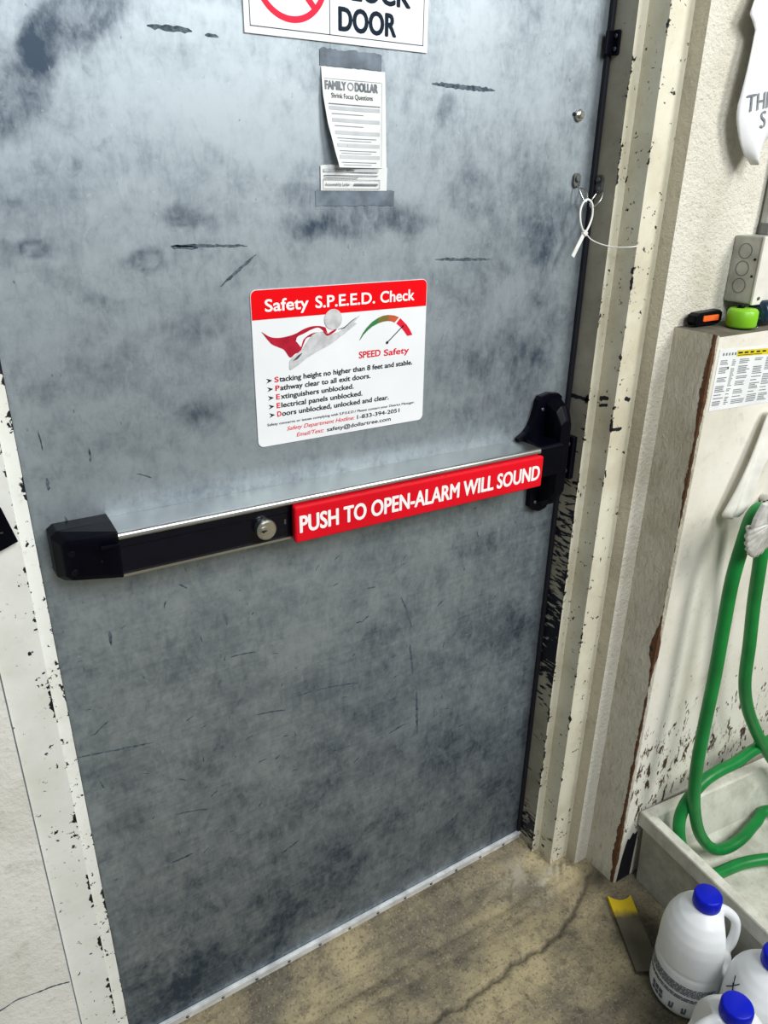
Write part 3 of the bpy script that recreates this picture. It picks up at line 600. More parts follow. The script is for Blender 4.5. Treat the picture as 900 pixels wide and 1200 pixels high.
# lock head at right: backplate with a flared lip, raised latch case
mb = MB()
arc = [(.8725, 1.0150), (.8880, 1.0240), (.8970, 1.0340), (.9030, 1.0480), (.9075, 1.0660), (.9105, 1.0800), (.9150, 1.0860)]
out_ = arc + [(.935, 1.0900), (.958, 1.0865), (.9665, 1.0800), (.9690, 1.050), (.9690, .900), (.9640, .876), (.955, .8655), (.940, .8620), (.922, .8680), (.9130, .8770), (.9130, .955), (.880, .958)]
mb.prism(out_, -.0003, -.012, .002, 0, 'xz')
head = mb.build('lock_head', MT['black'], exit_bar); head['label'] = 'black latch case with flared top'
mb = MB()
def loft(mb, rings, mi=0, bev=.0015):
    bm = bmesh.new(); R = [[bm.verts.new(p) for p in r] for r in rings]; n = len(rings[0])
    for a, b in zip(R, R[1:]):
        for i in range(n): bm.faces.new((a[i], a[(i + 1) % n], b[(i + 1) % n], b[i]))
    bm.faces.new(R[0]); bm.faces.new(R[-1][::-1]); bmesh.ops.recalc_face_normals(bm, faces=bm.faces)
    if bev: bmesh.ops.bevel(bm, geom=bm.edges[:], offset=bev, segments=2, profile=.6, affect='EDGES')
    mb.bm(bm, mi)
prof = lambda y, x0, x1, z0, z1, c: [(x0, y, z0 + c), (x0, y, z1 - c), (x0 + c, y, z1), (x1 - c, y, z1), (x1, y, z1 - c), (x1, y, z0 + c), (x1 - c, y, z0), (x0 + c, y, z0)]
loft(mb, [prof(-.0115, .930, .9685, .872, 1.082, .010), prof(-.034, .9335, .9655, .885, 1.070, .010), prof(-.046, .938, .962, .905, 1.045, .008)])
loft(mb, [prof(-.0115, .884, .932, .951, 1.014, .003), prof(-.050, .884, .940, .951, 1.010, .003), prof(-.054, .886, .944, .954, 1.006, .003)])
sub(mb, 'latch_case', MT['black'], head)
for xx, zz in ((.922, 1.062), (.926, .884)):
    mb = MB(); mb.cyl((xx, -.0115, zz), (xx, -.0135, zz), .0032, 14, 0, .0006); sub(mb, 'screw', MT['screw'], head)

strike = empty('latch_strike', (.985, -.017, .965)); tag(strike, 'small black latch strike on the jamb beside the exit bar', 'latch strike')
mb = MB(); mb.box((.9835, -.034, .925), (.9948, -.0082, 1.006), .002); mb.build('body', MT['black_metal'], strike)
for zz in (.940, .992):
    mb = MB(); mb.cyl((.9838, -.024, zz), (.9815, -.024, zz), .0045, 14, 0, .0008); mb.build('screw', MT['screw'], strike)
mb = MB(); mb.cyl((.9800, -.013, .950), (.9800, -.013, .982), .0035, 14, 0, .0008); mb.build('roller', MT['black_metal'], strike)

# ================================================================ SIGNS AND PAPERS ON THE DOOR
def rounded(x0, x1, z0, z1, r, n=8):
    P = []
    for cx, cz, a0 in ((x1 - r, z1 - r, 0), (x0 + r, z1 - r, 90), (x0 + r, z0 + r, 180), (x1 - r, z0 + r, 270)):
        for k in range(n + 1):
            a = math.radians(a0 + 90 * k / n); P.append((cx + r * math.cos(a), cz + r * math.sin(a)))
    return P
# --- safety check sign
sg = empty('safety_sign', (.53, 0, 1.187)); tag(sg, 'white safety check sign with red header, above the exit bar', 'sign')
X0, X1, Z0, Z1 = .3902, .6712, 1.0790, 1.2946
mb = MB(); mb.prism(rounded(X0, X1, Z0, Z1, .0085), -.0003, -.0015, 0, 0, 'xz'); mb.build('panel', MT['sign_white'], sg)
y = -.0018
mb = MB()
P = rounded(X0 + .0006, X1 - .0006, Z0 + .0006, Z1 - .0006, .008); P = [p for p in P if p[1] > 1.256] + [(X0 + .0006, 1.2558), (X1 - .0006, 1.2558)]
mb.poly(P, y); mb.build('header_band', MT['sign_red'], sg)
mb = MB(); yy = y - .0002
txt(mb, 'Safety', .4098, .4746, 1.2655, .0163, yy, 0, .032); txt(mb, 'S.P.E.E.D.', .4848, .5808, 1.2652, .0163, yy, 0, .032); txt(mb, 'Check', .5895, .6490, 1.2652, .0163, yy, 0, .032)
mb.build('title_lettering', MT['white_ink'], sg)
mb = MB()
lines = [('S', 'tacking height no higher than 8 feet and stable.', .4190, .6485, 1.1695), ('P', 'athway clear to all exit doors.', .4198, .5740, 1.1573), ('E', 'xtinguishers unblocked.', .4203, .5452, 1.1450), ('E', 'lectrical panels unblocked.', .4205, .5600, 1.1325), ('D', 'oors unblocked, unlocked and clear.', .4208, .6068, 1.1202)]
for a, rest, xa, xb, zb in lines:
    txt(mb, a, xa, xa + (.0064 if a != 'E' else .0056), zb, .0077, yy, 1, .035)
    txt(mb, rest, xa + .0072, xb, zb, .0076, yy, 0, .034)
    xs_, zc = xa - .0123, zb + .0034
    mb.poly([(xs_, zc + .0034), (xs_ + .009, zc), (xs_, zc - .0034), (xs_ + .0033, zc)], yy, 0)
txt(mb, 'Safety concerns or issues complying with S.P.E.E.D.? Please contact your District Manager.', .4050, .6552, 1.1085, .0036, yy, 0, .012, 0, z1=1.1078)
txt(mb, 'Safety Department Hotline:', .4348, .5466, 1.0977, .0058, yy, 1, .008, .28); txt(mb, '1-833-394-2051', .5508, .6270, 1.0973, .0062, yy, 0, .022)
txt(mb, 'Email/Text:', .4496, .4945, 1.0862, .0060, yy, 1, .008, .28); txt(mb, 'safety@dollartree.com', .4992, .6110, 1.0860, .0060, yy, 0, .022)
txt(mb, 'SPEED', .5540, .5912, 1.1885, .0100, yy, 1, .032); txt(mb, 'Safety', .5970, .6418, 1.1878, .0096, yy, 1, .032)
mb.build('lettering', [MT['ink'], MT['ink_red']], sg)
mb = MB()       # gauge
outer = [(.5549, 1.2155), (.5605, 1.2248), (.5673, 1.2324), (.5765, 1.2397), (.5865, 1.2446), (.595, 1.2470), (.604, 1.2474), (.6145, 1.2458), (.6225, 1.2425), (.6248, 1.2412), (.6365, 1.2305), (.6425, 1.2228), (.6473, 1.2147)]
inner = [(.5556, 1.2150), (.5620, 1.2225), (.5695, 1.2285), (.5769, 1.2330), (.5870, 1.2368), (.5950, 1.2384), (.603, 1.2388), (.6095, 1.2378), (.6150, 1.2356), (.6180, 1.2340), (.6264, 1.2275), (.6330, 1.2205), (.6380, 1.2140)]
cols = [0, 0, 0, 0, 1, 1, 2, 2, None, 3, 3, 3]
for i, c in enumerate(cols):
    if c is not None: mb.add([(p[0], yy, p[1]) for p in (inner[i], inner[i + 1], outer[i + 1], outer[i])], [(0, 1, 2, 3)], c)
a, b = Vector((.6024, 1.2073)), Vector((.6318, 1.2309)); d = (b - a).normalized(); nn = Vector((-d.y, d.x))
mb.poly([tuple(a + nn * .0007), tuple(a - nn * .0007), tuple(b - d * .004 - nn * .0007), tuple(b - d * .005 - nn * .002), tuple(b), tuple(b - d * .005 + nn * .002), tuple(b - d * .004 + nn * .0007)], yy - .0002, 4)
mb.poly([(a.x + .0022 * math.cos(k * PI / 6), a.y + .0022 * math.sin(k * PI / 6)) for k in range(12)], yy - .0003, 4)
mb.build('gauge', [MT['green_print'], MT['olive_print'], MT['orange_print'], MT['ink_red'], MT['ink']], sg)
mb = MB()       # flying figure with a cape
sp = lambda pts: [(v.x, v.y) for v in spline([(*p, 0) for p in pts], 5)]
mb.poly(sp([(.4030, 1.2405), (.415, 1.2325), (.428, 1.2300), (.442, 1.2310), (.4537, 1.2335), (.466, 1.2385), (.4783, 1.2412), (.490, 1.2408), (.500, 1.238)]) + sp([(.5031, 1.2290), (.487, 1.228), (.4709, 1.2264), (.466, 1.220), (.4598, 1.2086), (.452, 1.206), (.4438, 1.2016), (.4357, 1.2126), (.427, 1.2175), (.4175, 1.2225), (.4100, 1.2310)]), yy, 0)
mb.poly(sp([(.4480, 1.2020), (.4430, 1.1960), (.4428, 1.1850), (.4500, 1.1870), (.4573, 1.1905), (.470, 1.1985), (.4881, 1.2065), (.503, 1.2120), (.5156, 1.2185), (.5230, 1.2230)]) + sp([(.531, 1.2270), (.540, 1.2330), (.548, 1.2375), (.550, 1.2400), (.546, 1.2415), (.549, 1.2440), (.5556, 1.2508), (.548, 1.2475), (.540, 1.2430), (.528, 1.2350), (.520, 1.2300), (.505, 1.2285), (.496, 1.2330), (.480, 1.2300), (.470, 1.2200), (.463, 1.2120), (.455, 1.2060)]), yy - .0002, 1)
mb.poly(sp([(.4533, 1.2233), (.4560, 1.2290), (.466, 1.2325), (.478, 1.2370), (.4885, 1.2385), (.4965, 1.2330)]) + sp([(.490, 1.2325), (.478, 1.2315), (.4655, 1.2250), (.4610, 1.2150), (.4570, 1.2190)]), yy - .0003, 2)
mb.poly([(.5122 + .0142 * math.cos(k * PI / 14), 1.2482 + .0142 * math.sin(k * PI / 14)) for k in range(28)], yy - .0004, 1)
mb.poly(sp([(.4475, 1.1965), (.455, 1.1985), (.4625, 1.2060), (.456, 1.2035)]), yy - .0004, 3)
mb.poly(sp([(.4955, 1.2370), (.499, 1.2320), (.503, 1.2292), (.509, 1.2320), (.5165, 1.2345), (.5150, 1.2315), (.503, 1.2262), (.4965, 1.2312)]), yy - .0005, 0)
mb.poly(sp([(.5170, 1.2338), (.530, 1.2365), (.542, 1.2445), (.5500, 1.2475), (.541, 1.2425), (.530, 1.2345)]), yy - .0005, 3)
mb.build('figure_print', [MT['cape'], MT['fig'], MT['sign_white'], MT['fig_dark']], sg)

# --- do not block door sign
dn = empty('door_sign', (.53, 0, 1.645)); tag(dn, 'white DOOR sign with red prohibition ring, cut by the top edge', 'sign')
mb = MB(); mb.box((.4016, -.0022, 1.5812), (.6577, -.0003, 1.7105), .0004); mb.build('panel', MT['sign_white'], dn)
mb = MB(); y = -.0024; w = .0009
a0, a1, b0, b1 = .4085, .6512, 1.5885, 1.7030
for r in ((a0, a1, b0, b0 + w), (a0, a1, b1 - w, b1), (a0, a0 + w, b0, b1), (a1 - w, a1, b0, b1), (.5130 - w / 2, .5130 + w / 2, b0, b1)): rect(mb, *r, y)
txt(mb, 'DOOR', .5245, .6090, 1.5938, .0262, y, 0, .05); txt(mb, 'BLOCK', .5245, .6300, 1.6270, .0262, y, 0, .05); txt(mb, 'DO NOT', .5245, .6365, 1.6602, .0262, y, 0, .05)
mb.build('lettering', MT['ink_navy'], dn)
mb = MB(); cx, cz, R, r = .4622, 1.6450, .0487, .0418
ring = [(cx + q * math.cos(k * PI / 32), y, cz + q * math.sin(k * PI / 32)) for k in range(64) for q in (R, r)]
mb.add(ring, [(2 * k, 2 * ((k + 1) % 64), 2 * ((k + 1) % 64) + 1, 2 * k + 1) for k in range(64)])
dv = Vector((.7, -.714)); nv = Vector((.714, .7))
q = [Vector((cx, cz)) + dv * s_ * .0435 + nv * e_ * .0036 for s_, e_ in ((-1, -1), (1, -1), (1, 1), (-1, 1))]
mb.add([(p.x, y - .0001, p.y) for p in q], [(0, 1, 2, 3)])
mb.build('prohibition_ring', MT['ring_red'], dn)

# --- tape and curled paper notice
def strip(name, pts, m, label, cat, th=.0005):
    mb = MB(); mb.prism(pts, -.0003, -.0003 - th, 0, 0, 'xz'); return tag(mb.build(name, m), label, cat)
def ragged(x0, x1, z0, z1, n=24, a=.0015):
    r_ = random.Random(11)
    return [(x0 + (x1 - x0) * i / n, z0 + r_.uniform(-a, a) * .5) for i in range(n + 1)] + [(x1 + r_.uniform(-a, a) * .4, z0 + (z1 - z0) * .5)] + [(x1 - (x1 - x0) * i / n, z1 + r_.uniform(-a, a)) for i in range(n + 1)]
strip('tape_strip', ragged(.4990, .5885, 1.5560, 1.5745), MT['tape'], 'dull grey tape strip above the paper notice', 'tape')
strip('tape_strip', ragged(.4895, .6110, 1.3955, 1.4150), MT['tape'], 'dull grey tape strip below the paper notice', 'tape')
note = empty('paper_notice', (.548, 0, 1.485)); tag(note, 'curled white paper notice taped to the door below the ring sign', 'paper notice')
def note_left(z):
    return float(np.interp(z, [1.4435, 1.4600, 1.4925, 1.525, 1.5545], [.5165, .5115, .5040, .5002, .5005]))
def note_y(x, z):
    t_ = np.clip((1.5545 - z) / .111, 0, 1); u = np.clip((.5975 - x) / .09, 0, 1)
    return -.0012 - .017 * u ** 1.6 * t_ ** 1.1 - .0012 * math.sin(u * 9) * t_
mb = MB()
def nf(u, v):
    z = 1.4420 + v * .1130; x = note_left(z) + (.5935 + .004 * (1 - v) - note_left(z)) * u; return (x, note_y(x, z), z)
mb.grid(nf, 14, 18, 0); mb.build('sheet', MT['paper'], note)
mb = MB(); mb.grid(lambda u, v: (.4968 + u * .1012, -.0016 - .0012 * math.sin(u * 7) * v, 1.4142 + v * (.0298 + .0012 * math.sin(u * 11))), 16, 4, 0); mb.build('taped_flap', MT['paper'], note)
mb = MB()
np_ = lambda x, z: (x, note_y(x, z) - .0004, z)
def bar(x0, x1, z0, z1, mi):
    mb.grid(lambda u, v: np_(x0 + (x1 - x0) * u, z0 + (z1 - z0) * v), 12, 1, mi)
txt(mb, 'FAMILY', .5035, .5350, 1.5300, .0105, 0, 2, .07, fn=np_); txt(mb, 'DOLLAR', .5475, .5825, 1.5300, .0106, 0, 2, .07, fn=np_)
mb.add([np_(.5413 + q * math.cos(k * PI / 8), 1.5352 + q * math.sin(k * PI / 8)) for k in range(16) for q in (.0048, .0033)], [(2 * k, 2 * ((k + 1) % 16), 2 * ((k + 1) % 16) + 1, 2 * k + 1) for k in range(16)], 0)
bar(.5032, .5870, 1.5421, 1.5425, 0)
txt(mb, 'Shrink Focus Questions', .5120, .5745, 1.5213, .0055, 0, 1, .008, fn=np_)
for z, xa in ((1.5140, .5070),): bar(xa, .5860, z, z + .0012, 0)
for z, xa, hx, hw in ((1.5080, .5075, .540, .0095), (1.4945, .5105, .540, .008), (1.4805, .5135, .540, .0075), (1.4660, .5155, .534, .020), (1.4525, .5180, .534, .021)):
    bar(xa, .5855, z, z + .0042, 3); bar(hx - .004, hx - .004 + hw, z + .0010, z + .0030, 0)
    bar(xa + .003, .5600 if z > 1.49 else .5800, z - .0048, z - .0040, 0)
    if z < 1.485: bar(xa + .006, .5720, z - .0076, z - .0070, 0)
bar(.5883, .5886, 1.4440, 1.5424, 0)
mb.build('print', [MT['ink_grey'], MT['ink'], MT['ink_grey'], MT['ink_pale']], note)
mb = MB(); y = -.0034
rect(mb, .5005, .5835, 1.4365, 1.4405, y, 1); rect(mb, .534, .546, 1.4372, 1.4396, y - .0001, 0)
rect(mb, .5005, .5830, 1.4320, 1.4330, y, 0); rect(mb, .5005, .5520, 1.4292, 1.4300, y, 0)
for r in ((.4995, .5860, 1.4270, 1.4275), (.4995, .5860, 1.4162, 1.4167), (.4995, .5000, 1.4162, 1.4275), (.5855, .5860, 1.4162, 1.4275)): rect(mb, *r, y, 2)
txt(mb, 'Accountability Ladder -', .5025, .5420, 1.4202, .0032, y, 2, .012)
rect(mb, .5455, .5830, 1.4205, 1.4228, y, 0)
mb.build('print', [MT['ink_grey'], MT['ink_pale'], MT['ink']], note)

# ================================================================ SMALL HARDWARE AT THE JAMB
br = empty('contact_bracket', (.985, -.006, 1.62)); tag(br, 'small black metal bracket on the jamb near the top of the door', 'bracket')
mb = MB()
mb.prism(rounded(-.0225, -.0085, 1.6035, 1.6370, .003, 4), .9947, .9905, .0006, 0, 'yz'); mb.box((.976, -.0125, 1.6045), (.9915, -.0085, 1.6360), .001)
mb.build('plate', MT['black_metal'], br)
for zz in (1.612, 1.629):
    mb = MB(); mb.cyl((.9908, -.0165, zz), (.9885, -.0165, zz), .0030, 12, 0, .0006); mb.build('screw', MT['screw'], br)

def staple(pts, m=MT['steel'], r=.0014, name='loop', par=None, res=6):
    mb = MB(); mb.tube(pts, r, 8, 0, res); return mb.build(name, m, par)
eye1 = empty('screw_eye', (.955, 0, 1.43)); tag(eye1, 'steel eye plate on the door edge holding the zip tie', 'eye bolt')
mb = MB(); mb.prism(rounded(.9475, .9615, 1.4200, 1.4420, .0065, 6), -.0003, -.0042, .0008, 0, 'xz'); mb.cyl((.9545, -.004, 1.433), (.9545, -.0075, 1.433), .0048, 14, 0, .001); mb.build('plate', MT['steel'], eye1)
staple([(.9545, -.004, 1.424), (.9545, -.010, 1.418), (.9565, -.016, 1.407), (.9615, -.019, 1.400), (.9670, -.018, 1.404), (.9690, -.012, 1.414), (.9680, -.005, 1.419), (.9670, -.0006, 1.420)], MT['chrome'], par=eye1)
eye2 = empty('screw_eye', (.993, -.02, 1.43)); tag(eye2, 'dark steel eye plate on the jamb face beside the zip tie', 'eye bolt')
mb = MB(); mb.prism(rounded(-.0225, -.0080, 1.4120, 1.4400, .0065, 6), .9947, .9915, .0008, 0, 'yz'); mb.cyl((.992, -.0145, 1.432), (.9885, -.0145, 1.432), .0042, 14, 0, .001); mb.cyl((.992, -.0155, 1.419), (.990, -.0155, 1.419), .0035, 14, 0, .001); mb.build('plate', MT['steel'], eye2)
staple([(.9925, -.0120, 1.412), (.986, -.0110, 1.404), (.980, -.0130, 1.396), (.978, -.0185, 1.391), (.981, -.0240, 1.394), (.987, -.0270, 1.402), (.9920, -.0260, 1.410), (.994, -.0240, 1.414)], MT['chrome'], par=eye2)
tie = empty('zip_tie', (.965, -.03, 1.37)); tag(tie, 'white plastic zip tie looped between the two eye plates', 'zip tie')
mb = MB(); mb.tube([(.9570, -.026, 1.3560), (.9500, -.025, 1.370), (.9500, -.022, 1.387), (.9580, -.0195, 1.3995), (.9680, -.0190, 1.4030), (.9770, -.020, 1.3960), (.9780, -.022, 1.380), (.9720, -.024, 1.366), (.9640, -.026, 1.3555)], .0018, 8, 0, 6); mb.build('loop', MT['white_plastic'], tie)
mb = MB(); mb.box((-.0045, -.003, -.0035), (.0045, .003, .0035), .001, 0, 2, Matrix.Translation((.9605, -.0265, 1.3535)) @ Matrix.Rotation(.6, 4, 'Y')); mb.build('head', MT['white_plastic'], tie)
mb = MB(); mb.box((-.0036, -.0010, -.040), (.0036, .0010, 0), .0006, 0, 2, Matrix.Translation((.9590, -.0265, 1.3525)) @ Matrix.Rotation(.52, 4, 'Y')); mb.build('tail', MT['white_plastic'], tie)
mb = MB(); mb.tube([(.9635, -.0265, 1.3530), (.9690, -.034, 1.3440), (.9780, -.048, 1.3375), (.9900, -.066, 1.3340), (1.0040, -.0850, 1.3350), (1.0160, -.0895, 1.3365)], .0010, 8, 0, 6); mb.build('cord', MT['white_plastic'], tie)

blk = empty('black_placard', (.03, -.09, 1.08)); tag(blk, 'black sticker with faint lettering on the left jamb at the frame edge', 'sticker')
mb = MB(); mb.prism([(.0490, 1.0975), (.0590, 1.0545), (.0100, 1.0360), (-.0350, 1.030), (-.0350, 1.135), (.0100, 1.126), (.030, 1.118)], -.0952, -.0972, .0003, 0, 'xz'); mb.build('plate', MT['black'], blk)
mb = MB(); rect(mb, .012, .040, 1.083, 1.0845, -.0975); rect(mb, .006, .046, 1.068, 1.0695, -.0975); rect(mb, -.02, .036, 1.055, 1.0562, -.0975); mb.build('print', MT['steel'], blk)

# ================================================================ RIGHT SIDE: BOX, LEDGE ITEMS, LABEL, BAG, RAG
jb = empty('junction_box', (1.28, -.116, 1.30)); tag(jb, 'grey metal electrical box with round knockouts on the wall above the ledge', 'electrical box')
MX = Matrix.Translation((1.2275, -.1152, 1.3500)) @ Matrix.Rotation(-.0, 4, 'Y')
bx0, bx1, bz0, bz1 = 1.2260, 1.345, 1.2420, 1.3500
mb = MB(); mb.box((bx0, -.168, bz0), (bx1, -.1152, bz1), .003); mb.build('box', MT['galv'], jb)
for zz in (1.270, 1.298, 1.326):
    mb = MB()
    for R_ in (.0125,):
        rg = [(bx0 - .0004, -.140 + q * math.cos(k * PI / 16), zz + q * math.sin(k * PI / 16)) for k in range(32) for q in (R_, R_ - .0014)]
        mb.add(rg, [(2 * k, 2 * ((k + 1) % 32), 2 * ((k + 1) % 32) + 1, 2 * k + 1) for k in range(32)])
    mb.build('knockout', MT['galv_dark'], jb)
for zz in (1.287, 1.314):
    mb = MB(); mb.cyl((bx0 - .0003, -.1605, zz), (bx0 - .0010, -.1605, zz), .0022, 10); mb.build('hole', MT['dark_hole'], jb)
mb = MB(); mb.box((bx0 - .002, -.1725, bz0 - .001), (bx1 + .02, -.1682, bz1 + .001), .0015); mb.build('cover', MT['cover'], jb)
mb = MB(); mb.cyl((bx0 + .012, -.1726, bz0 + .010), (bx0 + .012, -.1745, bz0 + .010), .003, 12, 0, .0006); mb.build('screw', MT['screw'], jb)
cd = empty('conduit', (1.285, -.13, 1.7)); tag(cd, 'grey metal conduit running up the wall from the electrical box', 'conduit')
mb = MB(); mb.cyl((1.290, -.1255, 1.3650), (1.290, -.1255, 2.6), .0090, 20); mb.build('pipe', MT['galv'], cd)
mb = MB(); mb.cyl((1.290, -.1255, 1.3505), (1.290, -.1255, 1.3690), .0115, 6, 0, .001); mb.build('connector', MT['galv_dark'], cd)

# box cutter
kn = empty('box_cutter', (1.165, -.131, PT)); tag(kn, 'orange and black box cutter lying on the ledge', 'box cutter')
KM = Matrix.Translation((1.1310, -.1310, PT + .0130)) @ Matrix.Rotation(.02, 4, 'Z')
mb = MB(); mb.prism([(.0, -.010), (-.006, -.004), (-.006, .007), (.002, .011), (.060, .013), (.068, .008), (.068, -.006), (.060, -.011)], -.009, .009, .0035, 0, 'xz', 3, KM); mb.build('handle', MT['black'], kn)
mb = MB(); mb.box((.014, -.0102, -.0035), (.056, -.0085, .0060), .002, 0, 2, KM); mb.build('grip', MT['orange'], kn)
mb = MB(); mb.box((.066, -.001, -.004), (.078, .001, .005), .0003, 0, 1, KM); mb.build('blade', MT['steel'], kn)
# tape measure / lime roll
gr = empty('lime_canister', (1.215, -.158, PT)); tag(gr, 'lime green round canister with black button beside the box cutter on the ledge', 'canister')
go = (1.2130, -.1665, PT)
mb = MB(); mb.lathe([(0, .0), (.0225, .0), (.0245, .003), (.0250, .015), (.0245, .026), (.0215, .0300), (.008, .0310), (0, .0310)], 40, 0, None, go); mb.build('body', MT['lime'], gr)
mb = MB(); mb.lathe([(0, .030), (.0062, .030), (.0062, .0355), (.005, .0365), (0, .0365)], 20, 0, None, (go[0] - .003, go[1] + .004, go[2])); mb.build('button', MT['black'], gr)
mb = MB(); mb.tube([(go[0] + .008, go[1] - .0262, PT + .0015), (go[0] + .020, go[1] - .0185, PT + .002), (go[0] + .0262, go[1] - .004, PT + .008), (go[0] + .0262, go[1] + .001, PT + .022)], .0010, 8); mb.build('wire_clip', MT['chrome'], gr)
bt = empty('small_bottle', (1.285, -.165, PT)); tag(bt, 'dark smoky bottle lying on the ledge right of the lime canister', 'bottle')
mb = MB(); mb.lathe([(0, 0), (.018, .0), (.021, .004), (.021, .045), (.016, .055), (.009, .060), (.009, .072), (0, .072)], 28, 0, Matrix.Rotation(PI / 2, 4, 'Y'), (1.2470, -.1700, PT + .0212)); mb.build('body', MT['teal_dark'], bt)
mb = MB(); mb.lathe([(0, .070), (.0105, .070), (.0105, .084), (0, .084)], 20, 0, Matrix.Rotation(PI / 2, 4, 'Y'), (1.2470, -.1700, PT + .0212)); mb.build('cap', MT['black'], bt)

# instruction label on the ledge front
lb = empty('instruction_label', (1.2, PY, 1.13)); tag(lb, 'white instruction label with a yellow header pasted on the ledge front', 'label')
lo = Vector((1.1200, 1.1815)); ux = Vector((1.0, -.055)).normalized(); uz = Vector((-.03, -1.0)).normalized(); ly = PY - .0048
LP = lambda a, b: tuple(lo + ux * a + uz * b)
mb = MB(); mb.prism([LP(0, 0), LP(.26, -.004), LP(.26, .100), LP(0.004, .104)], PY - .0042, PY - .0047, 0, 0, 'xz'); mb.build('sheet', MT['paper'], lb)
def lrect(mb, a0, a1, b0, b1, mi, y=ly): mb.add([(p[0], y, p[1]) for p in (LP(a0, b0), LP(a1, b0), LP(a1, b1), LP(a0, b1))], [(0, 1, 2, 3)], mi)
mb = MB(); lrect(mb, .048, .25, .003, .0135, 1)
r_ = random.Random(4)
for c0, c1 in ((.008, .036), (.040, .052), (.060, .098), (.103, .132), (.137, .165), (.170, .2), (.205, .25)):
    b_ = .018
    while b_ < .094:
        if r_.random() < .82: lrect(mb, c0, c0 + (c1 - c0) * r_.uniform(.6, 1), b_, b_ + .0016, 0)
        b_ += .0029
lrect(mb, .030, .034, .0300, .0335, 2)
for k in range(9): lrect(mb, .0515 + k * .017, .0515 + k * .017 + r_.uniform(.009, .015), .0058, .0086, 2, ly - .0002)
lrect(mb, .0515, .12, .0108, .0118, 2, ly - .0002)
for k in range(5): lrect(mb, .010 + k * .008, .0145 + k * .008, .0060, .0105, 0)
mb.build('print', [MT['ink_grey'], MT['yellow_print'], MT['ink']], lb)

# white plastic bag hanging on the wall, with handwriting
bag = empty('plastic_bag', (1.10, -.18, 1.55)); tag(bag, 'white bag with handwritten letters hanging on the wall at top right', 'bag')
Lz = [1.455, 1.4693, 1.4850, 1.5015, 1.515, 1.5277, 1.56, 1.622, 1.6225, 1.6350, 1.70, 1.95]; Lx = [1.1000, 1.0779, 1.0650, 1.0554, 1.0490, 1.0469, 1.0500, 1.0590, 1.0590, 1.0370, 1.0680, 1.13]
Rz = [1.455, 1.4668, 1.4935, 1.53, 1.95]; Rx = [1.1060, 1.1134, 1.1351, 1.19, 1.30]
def bagy(x, z, u): return -.200 - .012 * math.sin(PI * u) - .003 * math.sin(x * 60 + z * 25)
def bf(u, v):
    z = 1.455 + v * .495; xl = float(np.interp(z, Lz, Lx)); xr = float(np.interp(z, Rz, Rx)); x = xl + (xr - xl) * u
    return bagmap(x, bagy(x, z, u), z)
def bagmap(x, y, z): return (x * 1.0867, y + .063, 1.43 + (z - 1.43) * 1.0867)
mb = MB(); mb.grid(bf, 24, 60, 0); o = mb.build('sheet', MT['bag'], bag)
md = o.modifiers.new('thickness', 'SOLIDIFY'); md.thickness = .0015; md.offset = 0
mb = MB()
def bagfn(ox, oz, ang):
    c, s = math.cos(ang), math.sin(ang)
    def fn(X, Z):
        x, z = ox + X * c - Z * s, oz + X * s + Z * c
        xl = float(np.interp(z, Lz, Lx)); xr = float(np.interp(z, Rz, Rx)); return bagmap(x, bagy(x, z, (x - xl) / (xr - xl)) - .0026, z)
    return fn
txt(mb, 'THIS', 0, .058, 0, .021, 0, 0, 0, .1, fn=bagfn(1.0600, 1.5210, .18)); txt(mb, 'S', 0, .014, 0, .021, 0, 0, 0, .1, fn=bagfn(1.0890, 1.5020, .18))
mb.build('handwriting', MT['ink_grey'], bag)
mb = MB(); mb.cyl((1.29, -.1152, 1.975), (1.29, -.170, 1.985), .004, 12); mb.cyl((1.29, -.168, 1.985), (1.29, -.172, 1.985), .007, 12); tag(mb.build('wall_hook', MT['steel']), 'steel hook holding the white bag on the wall', 'hook')

# white rag hanging beside the hose hanger
rag = empty('white_rag', (1.23, -.21, .95)); tag(rag, 'white cloth rag hanging on the ledge front beside the green hose', 'rag')
Lz2 = [.868, .8755, .9119, .9733, 1.0412, 1.06]; Lx2 = [1.2060, 1.2010, 1.2190, 1.2440, 1.2700, 1.279]
Rz2 = [.868, .8755, .889, .905, .930, .96, 1.0, 1.06]; Rx2 = [1.2320, 1.2480, 1.2640, 1.2680, 1.2720, 1.284, 1.315, 1.36]
def rf(u, v):
    z = .868 + v * .192; xl = float(np.interp(z, Lz2, Lx2)); xr = float(np.interp(z, Rz2, Rx2)); x = xl + (xr - xl) * u
    return (x, -.212 - .010 * math.sin(PI * u) - .008 * (1 - v) * u - .006 * math.sin(u * 8 + v * 3), z)
mb = MB(); mb.grid(rf, 20, 30, 0); o = mb.build('cloth', MT['cloth'], rag); md = o.modifiers.new('thickness', 'SOLIDIFY'); md.thickness = .003; md.offset = 0
mb = MB(); mb.tube([(1.256, -.246, .9020), (1.262, -.247, .8935), (1.268, -.248, .8990), (1.272, -.248, .8900), (1.279, -.248, .8985), (1.284, -.248, .8910), (1.292, -.248, .8960)], .0016, 8, 0, 6); mb.build('stitching', MT['ink'], rag)

